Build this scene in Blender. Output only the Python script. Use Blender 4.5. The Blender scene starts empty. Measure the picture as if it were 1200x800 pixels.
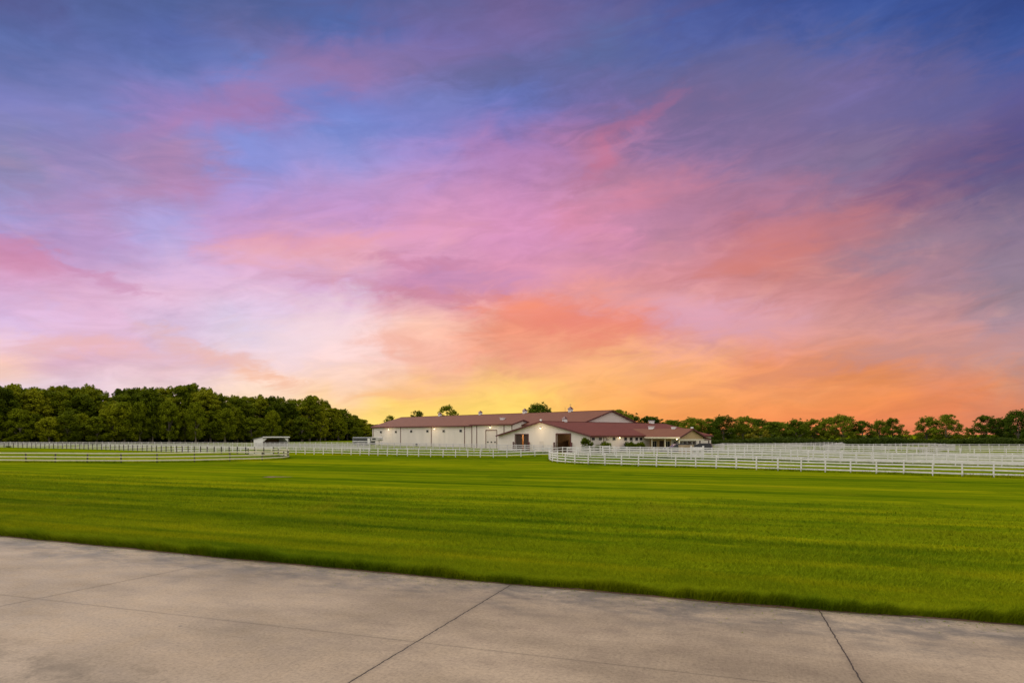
import bpy, bmesh, math, random
import numpy as np
from mathutils import Vector, Matrix
random.seed(7); RNG = np.random.default_rng(7)
S = bpy.context.scene
C = S.collection
R = math.radians
F, HZ, H = 770.0, 508.5, 4.1           # focal length and horizon of the 1200 px photograph, eye height

# ------------------------------------------------------------------ site survey
K = 1.13                                # site scale of the riding hall
UA = Vector((.683, -.730)); VA = Vector((.730, .683))
HALL0 = Vector((23.4, 154.8))           # ground point under the hall's right ridge end

def hall_ab(x, y):
    d = Vector((x, y)) - HALL0
    return d.dot(UA), d.dot(VA)

def sstep(t):
    t = min(1, max(0, t)); return t*t*(3-2*t)

def terrain(x, y):
    a, b = hall_ab(x, y)
    dx = max(-96-a, 0, a-52); dy = max(-33-b, 0, b-45)
    return .62*(1-sstep(math.hypot(dx, dy)/15))

def gp(px, py):
    """ground point seen at a pixel of the survey photograph"""
    g = 0
    for _ in range(12):
        Z = F*(H-g)/(py-HZ); X = (px-600)/F*Z
        g = .5*g+.5*terrain(X, Z)
    return Vector((X, Z, terrain(X, Z)))

def at_depth(px, Z):
    X = (px-600)/F*Z
    return Vector((X, Z, terrain(X, Z)))

def on_wall(px, py, p0, d):
    """point on the vertical plane through p0 along d -> (distance along d, world z)"""
    k = (px-600)/F
    t = (k*p0[1]-p0[0])/(d[0]-k*d[1])
    Z = p0[1]+t*d[1]
    return t, H-(py-HZ)*Z/F

# ------------------------------------------------------------------ object helpers
def link(o, parent=None):
    C.objects.link(o)
    if parent: o.parent = parent
    return o

def tag(o, label=None, cat=None, group=None, kind=None):
    if label: o['label'] = label
    if cat: o['category'] = cat
    if group: o['group'] = group
    if kind: o['kind'] = kind
    return o

def thing(name, label, cat, loc=(0, 0, 0), rz=0, group=None):
    o = bpy.data.objects.new(name, None); o.empty_display_size = .2
    o.location = loc; o.rotation_euler = (0, 0, rz)
    link(o); return tag(o, label, cat, group)

def obj(name, bm, mat, parent=None, smooth=False):
    me = bpy.data.meshes.new(name)
    bmesh.ops.recalc_face_normals(bm, faces=bm.faces)
    bm.to_mesh(me); bm.free()
    for m in (mat if isinstance(mat, (list, tuple)) else [mat]): me.materials.append(m)
    if smooth: me.polygons.foreach_set('use_smooth', [True]*len(me.polygons))
    return link(bpy.data.objects.new(name, me), parent)

def raw(name, V, Fs, mat, parent=None):
    """Fs: int array (n,3) or (n,4)"""
    me = bpy.data.meshes.new(name)
    V = np.asarray(V, np.float32); Fs = np.asarray(Fs, np.int32)
    n, k = Fs.shape
    me.vertices.add(len(V)); me.vertices.foreach_set('co', V.ravel())
    me.loops.add(n*k); me.loops.foreach_set('vertex_index', Fs.ravel())
    me.polygons.add(n); me.polygons.foreach_set('loop_start', np.arange(0, n*k, k, dtype=np.int32))
    me.polygons.foreach_set('loop_total', np.full(n, k, np.int32))
    me.update(calc_edges=True)
    me.materials.append(mat)
    return link(bpy.data.objects.new(name, me), parent)

def box(bm, x0, x1, y0, y1, z0, z1):
    v = [bm.verts.new(p) for p in ((x0,y0,z0),(x1,y0,z0),(x1,y1,z0),(x0,y1,z0),(x0,y0,z1),(x1,y0,z1),(x1,y1,z1),(x0,y1,z1))]
    for f in ((0,3,2,1),(4,5,6,7),(0,1,5,4),(1,2,6,5),(2,3,7,6),(3,0,4,7)): bm.faces.new([v[i] for i in f])
    return v

def B(*boxes):
    bm = bmesh.new()
    for b in boxes: box(bm, *b)
    return bm

def prism(bm, prof, axis, a0, a1):
    """extrude 2-D profile along axis: 'x' -> profile is (y,z); 'y' -> profile is (x,z); 'z' -> (x,y)"""
    mk = {'x': lambda p, a: (a, p[0], p[1]), 'y': lambda p, a: (p[0], a, p[1]), 'z': lambda p, a: (p[0], p[1], a)}[axis]
    lo = [bm.verts.new(mk(p, a0)) for p in prof]; hi = [bm.verts.new(mk(p, a1)) for p in prof]
    n = len(prof)
    bm.faces.new(lo[::-1]); bm.faces.new(hi)
    for i in range(n): bm.faces.new((lo[i], lo[(i+1)%n], hi[(i+1)%n], hi[i]))

def tube(bm, pts, rad, seg=8, cap=True):
    rings = []
    for i, p in enumerate(pts):
        p = Vector(p)
        d = (Vector(pts[min(i+1, len(pts)-1)])-Vector(pts[max(i-1, 0)])).normalized()
        s = d.orthogonal().normalized(); t = d.cross(s)
        rings.append([bm.verts.new(p+rad[i]*(math.cos(2*math.pi*k/seg)*s+math.sin(2*math.pi*k/seg)*t)) for k in range(seg)])
    for a, b in zip(rings, rings[1:]):
        best = min(range(seg), key=lambda o: sum((a[k].co-b[(k+o)%seg].co).length for k in range(seg)))
        for k in range(seg):
            bm.faces.new((a[k], a[(k+1)%seg], b[(k+1+best)%seg], b[(k+best)%seg]))
    if cap: bm.faces.new(rings[0][::-1]); bm.faces.new(rings[-1])

def cyl(bm, c, r, h, axis='z', seg=16):
    c = Vector(c); d = {'x': Vector((1,0,0)), 'y': Vector((0,1,0)), 'z': Vector((0,0,1))}[axis]
    tube(bm, [c, c+d*h], [r, r], seg)

# ------------------------------------------------------------------ materials
def lin(c):
    f = lambda v: v/12.92 if v <= .04045 else ((v+.055)/1.055)**2.4
    return tuple(f(v/255) for v in c)+(1,)

class NT:
    def __init__(s, tree): s.t = tree; s.n = tree.nodes; s.l = tree.links
    def add(s, kind, **kw):
        nd = s.n.new(kind)
        for k, v in kw.items(): setattr(nd, k, v)
        return nd
    def set(s, sock, v):
        if isinstance(v, bpy.types.NodeSocket): s.l.new(v, sock)
        else: sock.default_value = v
    def math(s, op, a, b=None, c=None, clamp=False):
        nd = s.add('ShaderNodeMath', operation=op, use_clamp=clamp)
        for i, v in enumerate((a, b, c)):
            if v is not None: s.set(nd.inputs[i], v)
        return nd.outputs[0]
    def mix(s, f, a, b, mode='MIX'):
        nd = s.add('ShaderNodeMix', data_type='RGBA', blend_type=mode)
        s.set(nd.inputs['Factor'], f); s.set(nd.inputs['A'], a); s.set(nd.inputs['B'], b)
        for k in nd.inputs:
            pass
        s.set([k for k in nd.inputs if k.name == 'A' and k.type == 'RGBA'][0], a)
        s.set([k for k in nd.inputs if k.name == 'B' and k.type == 'RGBA'][0], b)
        return [k for k in nd.outputs if k.type == 'RGBA'][0]
    def noise(s, vec, scale, detail=3, rough=.55, dist=0):
        nd = s.add('ShaderNodeTexNoise')
        if vec is not None: s.l.new(vec, nd.inputs['Vector'])
        nd.inputs['Scale'].default_value = scale; nd.inputs['Detail'].default_value = detail
        nd.inputs['Roughness'].default_value = rough; nd.inputs['Distortion'].default_value = dist
        return nd.outputs['Fac']
    def ramp(s, f, stops, interp='LINEAR'):
        nd = s.add('ShaderNodeValToRGB'); cr = nd.color_ramp; cr.interpolation = interp
        while len(cr.elements) < len(stops): cr.elements.new(.5)
        for e, (p, c) in zip(cr.elements, stops):
            e.position = p; e.color = c if len(c) == 4 else tuple(c)+(1,)
        s.l.new(f, nd.inputs[0]); return nd.outputs[0]
    def map(s, vec, scale=(1,1,1), rot=(0,0,0), loc=(0,0,0)):
        nd = s.add('ShaderNodeMapping'); s.l.new(vec, nd.inputs[0])
        nd.inputs['Scale'].default_value = scale; nd.inputs['Rotation'].default_value = rot; nd.inputs['Location'].default_value = loc
        return nd.outputs[0]
    def rng(s, f, a, b, c=0, d=1):
        nd = s.add('ShaderNodeMapRange', interpolation_type='SMOOTHSTEP'); s.set(nd.inputs[0], f)
        for i, v in enumerate((a, b, c, d)): nd.inputs[i+1].default_value = v
        return nd.outputs[0]
    def bump(s, h, strength=.3, dist=.02):
        nd = s.add('ShaderNodeBump'); s.l.new(h, nd.inputs['Height'])
        nd.inputs['Strength'].default_value = strength; nd.inputs['Distance'].default_value = dist
        return nd.outputs[0]

def newmat(name):
    m = bpy.data.materials.new(name); m.use_nodes = True
    t = NT(m.node_tree); b = m.node_tree.nodes['Principled BSDF']
    return m, t, b

def paint(name, col, rough=.5, var=.08, scale=1.5, metal=0, spec=.4):
    m, t, b = newmat(name)
    pos = t.add('ShaderNodeTexCoord').outputs['Object']
    f = t.noise(pos, scale, 5, .6)
    lo = tuple(c*(1-var) for c in col)+(1,); hi = tuple(min(1, c*(1+var)) for c in col)+(1,)
    t.set(b.inputs['Base Color'], t.ramp(f, [(.3, lo), (.7, hi)]))
    b.inputs['Roughness'].default_value = rough; b.inputs['Metallic'].default_value = metal
    b.inputs['Specular IOR Level'].default_value = spec
    return m

def ribbed(name, col, axis, pitch, rough, var=.06, grime=None, spec=.4):
    """ribbed sheet metal; ribs repeat along the object's local axis"""
    m, t, b = newmat(name)
    pos = t.add('ShaderNodeTexCoord').outputs['Object']
    sep = t.add('ShaderNodeSeparateXYZ'); t.l.new(pos, sep.inputs[0])
    if axis == 'xy': co = t.math('ADD', sep.outputs[0], sep.outputs[1])
    else: co = sep.outputs['xyz'.index(axis)]
    w = t.math('PINGPONG', co, pitch/2)
    rib = t.rng(w, pitch*.36, pitch*.46)
    f = t.noise(t.map(pos, (.5, .5, .12)), 1.2, 5, .6)
    lo = tuple(c*(1-var) for c in col)+(1,); hi = tuple(min(1, c*(1+var)) for c in col)+(1,)
    base = t.ramp(f, [(.3, lo), (.7, hi)])
    if grime:
        g = t.math('MULTIPLY', t.rng(sep.outputs[2], 1.1, .0), t.rng(t.noise(pos, .9, 5), .35, .7))
        base = t.mix(t.math('MULTIPLY', g, .45), base, grime+(1,))
    t.set(b.inputs['Base Color'], base)
    b.inputs['Roughness'].default_value = rough; b.inputs['Specular IOR Level'].default_value = spec
    t.set(b.inputs['Normal'], t.bump(rib, .7, .03))
    return m

M = {}
M['siding'] = ribbed('white_siding', (.71, .64, .575), 'xy', .3, .5, grime=(.42, .36, .30))
M['roofx'] = ribbed('burgundy_roof_x', (.140, .056, .030), 'x', .45, .6, .10, spec=.1)
M['roofy'] = ribbed('burgundy_roof_y', (.116, .033, .019), 'y', .45, .6, .10, spec=.1)
M['trim'] = paint('burgundy_trim', (.10, .026, .022), .5)
M['white'] = paint('white_paint', (.78, .76, .75), .45, .04)
M['doorwhite'] = paint('door_offwhite', (.60, .54, .49), .5, .05)
M['vinylold'] = paint('weathered_vinyl', (.56, .53, .53), .5, .1, 3)
M['vinyl'] = paint('white_vinyl', (.73, .70, .685), .45, .13, 2.2)
M['cream'] = paint('cream_board', (.70, .64, .47), .6, .08, 2)
M['darkpost'] = paint('dark_post', (.055, .045, .035), .8, .3, 4)
M['tan'] = paint('tan_siding', (.50, .35, .17), .7, .1, 2)
M['wood'] = paint('brown_wood', (.13, .065, .03), .6, .3, 3)
M['doorwood'] = paint('dark_door', (.040, .020, .009), .6, .2, 3)
M['darkglass'] = paint('dark_glass', (.02, .02, .022), .25, .1, spec=.3)
M['black'] = paint('black_car_paint', (.010, .010, .011), .35, .1)
M['rubber'] = paint('rubber', (.02, .02, .02), .85, .2)
M['alu'] = paint('aluminium', (.42, .43, .45), .35, .12, 2, metal=.7)
M['greymetal'] = paint('grey_metal', (.13, .135, .145), .5, .12, 2, metal=.2)
M['stone'] = paint('tan_stone', (.42, .31, .20), .85, .25, 2.5)
M['soil'] = paint('soil', (.11, .058, .032), .95, .35, 9)
M['shadegrey'] = paint('weathered_boards', (.52, .49, .47), .7, .12, 2)
M['ac'] = paint('dark_grey_unit', (.09, .09, .09), .6, .2)

def emit(name, col, strength):
    m = bpy.data.materials.new(name); m.use_nodes = True
    nt = m.node_tree; nt.nodes.clear(); t = NT(nt)
    e = t.add('ShaderNodeEmission'); e.inputs[0].default_value = col+(1,); e.inputs[1].default_value = strength
    o = t.add('ShaderNodeOutputMaterial'); t.l.new(e.outputs[0], o.inputs[0]); return m
M['bulb'] = emit('lamp_bulb', (1, .78, .45), 9)

# ---- grass colour shared by ground sheet and blades (world position)
EDGE = Vector((.9335, -.3585)); EN = Vector((.3585, .9335))          # along the slab edge, and away from it
E0 = gp(600, 685).xy                                                 # a point of the slab edge
ANG = math.atan2(EDGE.y, EDGE.x)
def grass_group():
    g = bpy.data.node_groups.new('grass_colour', 'ShaderNodeTree')
    g.interface.new_socket('Color', in_out='OUTPUT', socket_type='NodeSocketColor')
    g.interface.new_socket('Height', in_out='OUTPUT', socket_type='NodeSocketFloat')
    t = NT(g); out = t.add('NodeGroupOutput')
    pos = t.add('ShaderNodeNewGeometry').outputs['Position']
    uv = t.map(pos, (1, 1, 0), (0, 0, -ANG))
    sv = t.add('ShaderNodeSeparateXYZ'); t.l.new(uv, sv.inputs[0])
    wob = t.math('MULTIPLY', t.noise(t.map(uv, (.03, .05, 0)), 1, 3), 7)
    # mower swaths: sheen of the alternating blade lean, put into the colour, about 2.2 m wide
    sw = t.math('SINE', t.math('ADD', t.math('MULTIPLY', sv.outputs[1], 2*math.pi/4.1), wob))
    n1 = t.noise(t.map(uv, (.007, .085, 0)), 1, 4, .6); n5 = t.noise(t.map(uv, (.022, 1.1, 0), (0, 0, .035)), 1, 4, .6)
    n2 = t.noise(t.map(uv, (.045, .62, 0)), 1, 5, .65)
    n3 = t.noise(t.map(uv, (.35, 1.9, 0)), 1, 4, .65)
    f = t.math('ADD', t.math('MULTIPLY', sw, .022), t.math('MULTIPLY', n1, .52))
    f = t.math('ADD', f, t.math('MULTIPLY', n2, .46))
    f = t.math('ADD', f, t.math('MULTIPLY', n3, .24))
    f = t.math('SUBTRACT', f, t.math('MULTIPLY', t.rng(n5, .56, .74), .07))
    c = t.ramp(f, [(.42, (.022, .056, .0014)), (.54, (.077, .117, .0018)), (.64, (.140, .170, .0024)), (.78, (.235, .228, .003))])
    # irregular drier and lusher patches, not following the mower
    n6 = t.noise(t.map(pos, (.16, .09, 0)), 1, 5, .62, .6)
    c = t.mix(t.math('MULTIPLY', t.rng(n6, .54, .72), .42), c, (.165, .150, .006, 1))
    c = t.mix(t.math('MULTIPLY', t.rng(n6, .46, .30), .45), c, (.045, .085, .002, 1))
    # scattered dry and dark flecks
    n4 = t.noise(t.map(pos, (1, 1, 0)), 2.3, 4, .7)
    c = t.mix(t.math('MULTIPLY', t.rng(n4, .60, .75), .4), c, (.20, .17, .012, 1))
    c = t.mix(t.math('MULTIPLY', t.rng(n4, .40, .27), .5), c, (.022, .045, .003, 1))
    t.l.new(c, out.inputs[0]); t.l.new(f, out.inputs[1]); return g
GG = grass_group()

m, t, b = newmat('grass_ground'); M['ground'] = m
gn = t.add('ShaderNodeGroup'); gn.node_tree = GG
pos = t.add('ShaderNodeNewGeometry').outputs['Position']
fine = t.noise(t.map(pos, (1, 1, 0)), 7, 5, .75)
col = t.mix(1, gn.outputs[0], t.ramp(fine, [(.25, (.66, .70, .66)), (.75, (1.06, 1.06, 1.06))]), 'MULTIPLY')
t.set(b.inputs['Base Color'], col); b.inputs['Roughness'].default_value = 1; b.inputs['Specular IOR Level'].default_value = 0
t.set(b.inputs['Normal'], t.bump(fine, .8, .08))

m, t, b = newmat('grass_blade'); M['blade'] = m
gn = t.add('ShaderNodeGroup'); gn.node_tree = GG
pos = t.add('ShaderNodeNewGeometry').outputs['Position']
fl = t.noise(pos, 22, 2, .6)
col = t.mix(1, gn.outputs[0], t.ramp(fl, [(.3, (1.0, 1.04, .9)), (.7, (1.55, 1.52, 1.3))]), 'MULTIPLY')
t.set(b.inputs['Base Color'], col); b.inputs['Roughness'].default_value = .9; b.inputs['Specular IOR Level'].default_value = .03
gnm = t.add('ShaderNodeNewGeometry').outputs['Normal']
va = t.add('ShaderNodeVectorMath', operation='MULTIPLY_ADD'); t.l.new(gnm, va.inputs[0]); va.inputs[1].default_value = (.8, .8, .8); va.inputs[2].default_value = (0, 0, .4)
vn_ = t.add('ShaderNodeVectorMath', operation='NORMALIZE'); t.l.new(va.outputs[0], vn_.inputs[0]); t.l.new(vn_.outputs[0], b.inputs['Normal'])
tr = t.add('ShaderNodeBsdfTranslucent'); t.l.new(col, tr.inputs[0])
mx = t.add('ShaderNodeMixShader'); mx.inputs[0].default_value = .3
t.l.new(b.outputs[0], mx.inputs[1]); t.l.new(tr.outputs[0], mx.inputs[2])
t.l.new(mx.outputs[0], t.n['Material Output'].inputs[0])

def foliage(name, dark, mid, light):
    m, t, b = newmat(name)
    info = t.add('ShaderNodeObjectInfo')
    pos = t.add('ShaderNodeTexCoord').outputs['Object']
    n = t.noise(pos, .30, 3, .55)
    f = t.math('ADD', t.math('MULTIPLY', n, .70), t.math('MULTIPLY', info.outputs['Random'], .48))
    col = t.ramp(f, [(.32, dark), (.55, mid), (.82, light)])
    t.set(b.inputs['Base Color'], col); b.inputs['Roughness'].default_value = .8; b.inputs['Specular IOR Level'].default_value = .03
    tr = t.add('ShaderNodeBsdfTranslucent'); t.l.new(col, tr.inputs[0])
    mx = t.add('ShaderNodeMixShader'); mx.inputs[0].default_value = .2
    t.l.new(b.outputs[0], mx.inputs[1]); t.l.new(tr.outputs[0], mx.inputs[2])
    t.l.new(mx.outputs[0], t.n['Material Output'].inputs[0])
    return m
M['leaf'] = foliage('leaf_green', (.048, .070, .003), (.120, .150, .005), (.235, .24, .008))
M['leaflight'] = foliage('leaf_light', (.075, .10, .004), (.15, .18, .005), (.25, .26, .008))
M['leaffar'] = foliage('leaf_far', (.034, .062, .004), (.080, .118, .006), (.16, .19, .010))
M['leafy'] = foliage('leaf_yellow', (.085, .085, .006), (.13, .12, .008), (.17, .15, .01))
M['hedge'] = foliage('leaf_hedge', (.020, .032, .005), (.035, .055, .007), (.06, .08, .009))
m, t, b = newmat('bark'); M['bark'] = m
pos = t.add('ShaderNodeTexCoord').outputs['Object']
n = t.noise(t.map(pos, (3, 3, .5)), 2, 5, .65)
t.set(b.inputs['Base Color'], t.ramp(n, [(.3, (.09, .075, .055)), (.7, (.24, .20, .15))])); b.inputs['Roughness'].default_value = .9
t.set(b.inputs['Normal'], t.bump(n, .6, .05))

# ------------------------------------------------------------------ sky (world)
def build_sky():
    w = bpy.data.worlds.new('World'); S.world = w; w.use_nodes = True
    t = NT(w.node_tree); t.n.clear()
    cols = [0, 100, 200, 300, 400, 500, 600, 700, 800, 900, 1000, 1100, 1200]
    rows = [0, 42, 85, 127, 170, 212, 255, 297, 340, 382, 425, 467, 505]
    tab = SKYTAB
    d = t.add('ShaderNodeTexCoord').outputs['Generated']
    nv = t.add('ShaderNodeVectorMath', operation='NORMALIZE'); t.l.new(d, nv.inputs[0])
    s = t.add('ShaderNodeSeparateXYZ'); t.l.new(nv.outputs[0], s.inputs[0])
    az = t.math('ARCTAN2', s.outputs[0], s.outputs[1]); el = t.math('ARCSINE', s.outputs[2])
    # sheared, stretched coordinates for wind-drawn cloud: streaks climb slightly to the right
    cv = t.add('ShaderNodeCombineXYZ'); t.l.new(az, cv.inputs[0]); t.l.new(el, cv.inputs[1])
    st = t.map(cv.outputs[0], (1, 1, 1), (0, 0, R(-6)))
    def nz(scale, sx, sy, off, det=4, rough=.55, dist=.4):
        return t.noise(t.map(st, (sx, sy, 1), loc=(off, off*1.7, off*.3)), scale, det, rough, dist)
    wa = t.math('SUBTRACT', nz(1, 5, 10, 3.1, 5, .6, 1.0), .5); wb = t.math('SUBTRACT', nz(1, 6, 13, 9.7, 5, .6, 1.0), .5)
    wc = t.math('SUBTRACT', nz(1, 16, 40, 5.3, 6, .62, 1.2), .5)
    waz = t.math('ADD', az, t.math('ADD', t.math('MULTIPLY', wa, .15), t.math('MULTIPLY', wc, .08)))
    wel = t.math('ADD', el, t.math('ADD', t.math('MULTIPLY', wb, .055), t.math('MULTIPLY', wc, .030)))
    TOP = R(44)
    p = t.math('DIVIDE', wel, TOP, clamp=True)
    ramps = []
    for i, x in enumerate(cols):
        a = math.atan((x-600)/F)
        stops = []
        for j in range(len(rows)-1, -1, -1):
            e = math.atan((HZ-rows[j])/F*math.cos(a))/TOP
            stops.append((e, lin(tab[j][i])))
        stops.append((1.0, lin((52, 66, 120))))
        ramps.append((a, t.ramp(p, stops, 'CARDINAL')))
    c = ramps[0][1]
    for (a0, _), (a1, r1) in zip(ramps, ramps[1:]):
        c = t.mix(t.rng(waz, a0, a1), c, r1)
    # finer wisps: lit pink-orange edges and greyer shadowed veils, each only where the streak noise is strong
    k1 = nz(1, 6, 15, 21.3, 6, .6, 1.3); k2 = nz(1, 5, 14, 33.1, 6, .6, 1.2); k3 = nz(1, 11, 42, 2.2, 6, .62, .8)
    lit = t.math('MULTIPLY', t.rng(k1, .50, .74), t.rng(p, .55, .30, .0, 1))
    lit = t.math('MULTIPLY', lit, t.rng(p, .02, .30, .08, .17))
    warm = t.ramp(p, [(.0, (1, .50, .12)), (.3, (.95, .42, .30)), (.55, (.78, .30, .42)), (.8, (.42, .24, .42)), (1, (.2, .2, .4))])
    c = t.mix(lit, c, warm)
    veil = t.math('MULTIPLY', t.rng(k2, .50, .76), .30)
    c = t.mix(veil, c, t.mix(1, c, (.62, .60, .70, 1), 'MULTIPLY'))
    vv = t.rng(k3, .3, .7, .93, 1.06)
    cvv = t.add('ShaderNodeCombineXYZ')
    for i in range(3): t.l.new(vv, cvv.inputs[i])
    c = t.mix(1, c, cvv.outputs[0], 'MULTIPLY')
    # the larger cloud bands, each a wind-drawn patch at its own bearing and height
    for px, py, rx, ry, ang, col, al in CLOUDS:
        a0 = math.atan((px-600)/F); e0 = math.atan((HZ-py)/F*math.cos(a0)); ca, sa = math.cos(R(ang)), math.sin(R(ang))
        da = t.math('SUBTRACT', waz, a0); de = t.math('SUBTRACT', wel, e0)
        q1 = t.math('DIVIDE', t.math('ADD', t.math('MULTIPLY', da, ca), t.math('MULTIPLY', de, sa)), 1.35*rx/F)
        q2 = t.math('DIVIDE', t.math('SUBTRACT', t.math('MULTIPLY', de, ca), t.math('MULTIPLY', da, sa)), 1.5*ry/F)
        r2 = t.math('ADD', t.math('MULTIPLY', q1, q1), t.math('MULTIPLY', q2, q2))
        f_ = t.math('ADD', t.math('SQRT', r2), t.math('MULTIPLY', t.math('SUBTRACT', k3, .5), 1.7))
        c = t.mix(t.rng(f_, 1.1, .0, 0, al*.85), c, lin(col))
    # unseen sky overhead and behind the viewer, brightened to light the foreground
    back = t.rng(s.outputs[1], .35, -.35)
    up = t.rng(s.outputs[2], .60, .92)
    fill_sky = t.math('MAXIMUM', back, up)
    c = t.mix(fill_sky, c, t.mix(t.rng(s.outputs[2], .05, .85), (.66, .62, .63, 1), FILL_SKY))
    low = t.rng(s.outputs[2], -.02, -.12)
    c = t.mix(low, c, (.10, .11, .04, 1))
    hs = t.add('ShaderNodeHueSaturation'); t.l.new(t.rng(p, .12, .55, .95, .95), hs.inputs['Saturation']); t.l.new(c, hs.inputs['Color']); c = hs.outputs[0]
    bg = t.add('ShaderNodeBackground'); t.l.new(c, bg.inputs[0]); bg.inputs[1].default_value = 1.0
    sky = t.add('ShaderNodeTexSky', sky_type='NISHITA'); sky.sun_disc = False
    sky.sun_elevation = R(SUN_EL); sky.sun_rotation = R(SUN_ROT)
    bg2 = t.add('ShaderNodeBackground'); t.l.new(sky.outputs[0], bg2.inputs[0]); bg2.inputs[1].default_value = .004
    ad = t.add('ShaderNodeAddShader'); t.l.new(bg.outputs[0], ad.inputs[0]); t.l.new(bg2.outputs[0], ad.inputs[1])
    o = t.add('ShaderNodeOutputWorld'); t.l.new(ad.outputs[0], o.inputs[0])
    w.cycles.sampling_method = 'MANUAL'; w.cycles.sample_map_resolution = 512

CLOUDS = [
 (215,145,85,10,20,(178,116,168),.5),(325,106,48,12,11,(178,116,160),.6),(380,88,80,12,10,(148,114,168),.6),(450,66,110,15,8,(135,110,165),.5),
 (560,84,80,11,-2,(92,96,146),.55),(410,125,110,20,-5,(108,122,200),.5),(310,172,90,16,0,(128,138,212),.5),
 (200,222,70,9,16,(190,124,165),.5),(90,240,95,18,12,(160,122,168),.4),(18,295,60,10,-18,(205,122,158),.38),(100,318,80,6,-15,(200,128,168),.65),
 (400,280,110,10,8,(238,155,162),.55),(330,298,60,10,4,(243,172,172),.5),(545,322,80,15,-6,(188,130,176),.7),(500,309,95,6,-3,(205,124,155),.6),
 (520,345,135,7,-4,(205,120,140),.6),(670,376,95,20,-9,(236,120,92),.75),(612,360,52,13,0,(252,140,92),.6),(715,170,62,13,36,(200,108,140),.7),
 (748,138,34,8,24,(188,104,140),.5),(720,238,90,13,10,(220,130,155),.6),(745,262,80,16,-20,(175,125,160),.4),(945,272,160,22,12,(205,116,118),.5),
 (900,305,62,17,5,(220,120,100),.5),(1000,215,75,14,10,(170,112,142),.4),(1160,185,95,30,4,(84,76,130),.6),(840,112,165,32,2,(102,97,146),.6),
 (905,145,120,24,4,(122,102,146),.5),(1080,130,120,30,-6,(104,96,152),.45),(770,300,75,9,0,(195,135,155),.45),(800,365,92,17,-10,(226,165,186),.6),(365,388,65,26,25,(246,216,222),.6),
 (470,408,52,13,-8,(243,170,145),.7),(100,403,75,8,-4,(238,175,165),.65),(255,418,82,11,-18,(238,174,150),.6),(312,441,42,7,-10,(243,170,125),.6),
 (480,458,72,6,3,(252,180,110),.6),(1000,425,155,9,8,(215,130,95),.5),(1125,404,92,11,5,(185,140,145),.55),(620,20,200,26,0,(108,92,146),.45),(80,140,120,30,6,(112,116,182),.4),
 (1090,285,80,16,8,(148,128,150),.4),(640,320,70,12,2,(218,145,190),.45)]
FILL_SKY = (1.42, 1.33, 1.22, 1)  # unseen zenith sky, raised as fill light for the ground
SUN_EL, SUN_ROT = 43, 304       # soft glow high on the left
SKYTAB = [
 [(75,82,145),(70,88,150),(68,88,150),(70,86,145),(72,88,150),(88,92,150),(105,90,145),(88,90,150),(65,80,145),(55,75,145),(48,75,148),(45,72,145),(40,65,135)],
 [(75,95,160),(82,98,165),(78,95,165),(98,100,160),(85,98,165),(110,100,165),(112,100,160),(85,98,155),(75,90,158),(80,90,155),(72,88,155),(62,80,148),(52,78,150)],
 [(95,105,170),(100,108,175),(102,112,180),(105,118,190),(145,112,170),(115,108,170),(98,100,160),(95,98,155),(98,98,155),(105,98,150),(110,98,155),(92,90,148),(72,82,150)],
 [(118,118,185),(122,122,188),(150,120,185),(150,118,180),(112,122,195),(115,120,190),(108,112,185),(130,105,165),(128,100,145),(118,102,150),(112,102,158),(95,90,145),(90,78,140)],
 [(130,125,175),(145,125,180),(160,125,175),(125,132,205),(132,138,210),(150,130,200),(165,120,180),(180,115,155),(145,112,160),(130,105,150),(125,105,145),(118,92,135),(85,75,130)],
 [(140,130,180),(150,130,185),(170,130,180),(150,140,210),(175,145,205),(190,140,195),(190,130,180),(180,120,155),(180,118,150),(150,112,150),(130,108,145),(115,95,135),(105,90,130)],
 [(160,145,205),(180,145,200),(165,150,210),(190,145,200),(200,145,195),(215,145,185),(215,140,185),(215,135,170),(180,120,150),(185,115,135),(170,112,130),(145,110,135),(125,105,135)],
 [(200,130,170),(190,150,200),(190,165,215),(215,160,200),(225,160,180),(220,150,185),(215,140,180),(210,135,165),(205,130,145),(200,120,120),(185,118,125),(160,120,140),(145,120,145)],
 [(215,165,205),(220,170,205),(225,180,210),(225,185,215),(215,170,205),(210,140,170),(225,140,150),(230,145,140),(220,145,150),(205,130,130),(200,130,130),(180,130,140),(150,125,140)],
 [(220,185,220),(225,180,210),(215,185,215),(220,200,225),(240,205,210),(250,190,170),(240,140,110),(235,140,115),(220,150,160),(220,150,150),(215,145,135),(205,140,135),(180,140,150)],
 [(245,195,180),(220,175,195),(225,185,200),(245,210,205),(250,210,200),(245,180,150),(240,160,115),(250,172,105),(246,164,108),(236,142,95),(224,134,88),(212,136,112),(185,138,132)],
 [(225,205,220),(235,210,220),(245,215,210),(250,215,180),(252,205,150),(254,200,100),(255,205,90),(252,170,75),(248,155,70),(243,145,70),(238,135,58),(226,126,72),(208,126,92)],
 [(240,205,200),(245,210,200),(250,210,180),(253,210,140),(253,215,100),(255,222,90),(255,210,85),(250,165,60),(248,145,55),(243,132,55),(236,122,60),(226,118,68),(215,122,85)],
]
build_sky()

sun = bpy.data.lights.new('sun', 'SUN'); sun.energy = 2.4; sun.angle = R(45); sun.color = (1, .95, .86)
so = link(bpy.data.objects.new('sun', sun))
so.rotation_euler = Vector((math.sin(R(SUN_ROT))*math.cos(R(SUN_EL)), math.cos(R(SUN_ROT))*math.cos(R(SUN_EL)), math.sin(R(SUN_EL)))).to_track_quat('Z', 'Y').to_euler()

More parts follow.
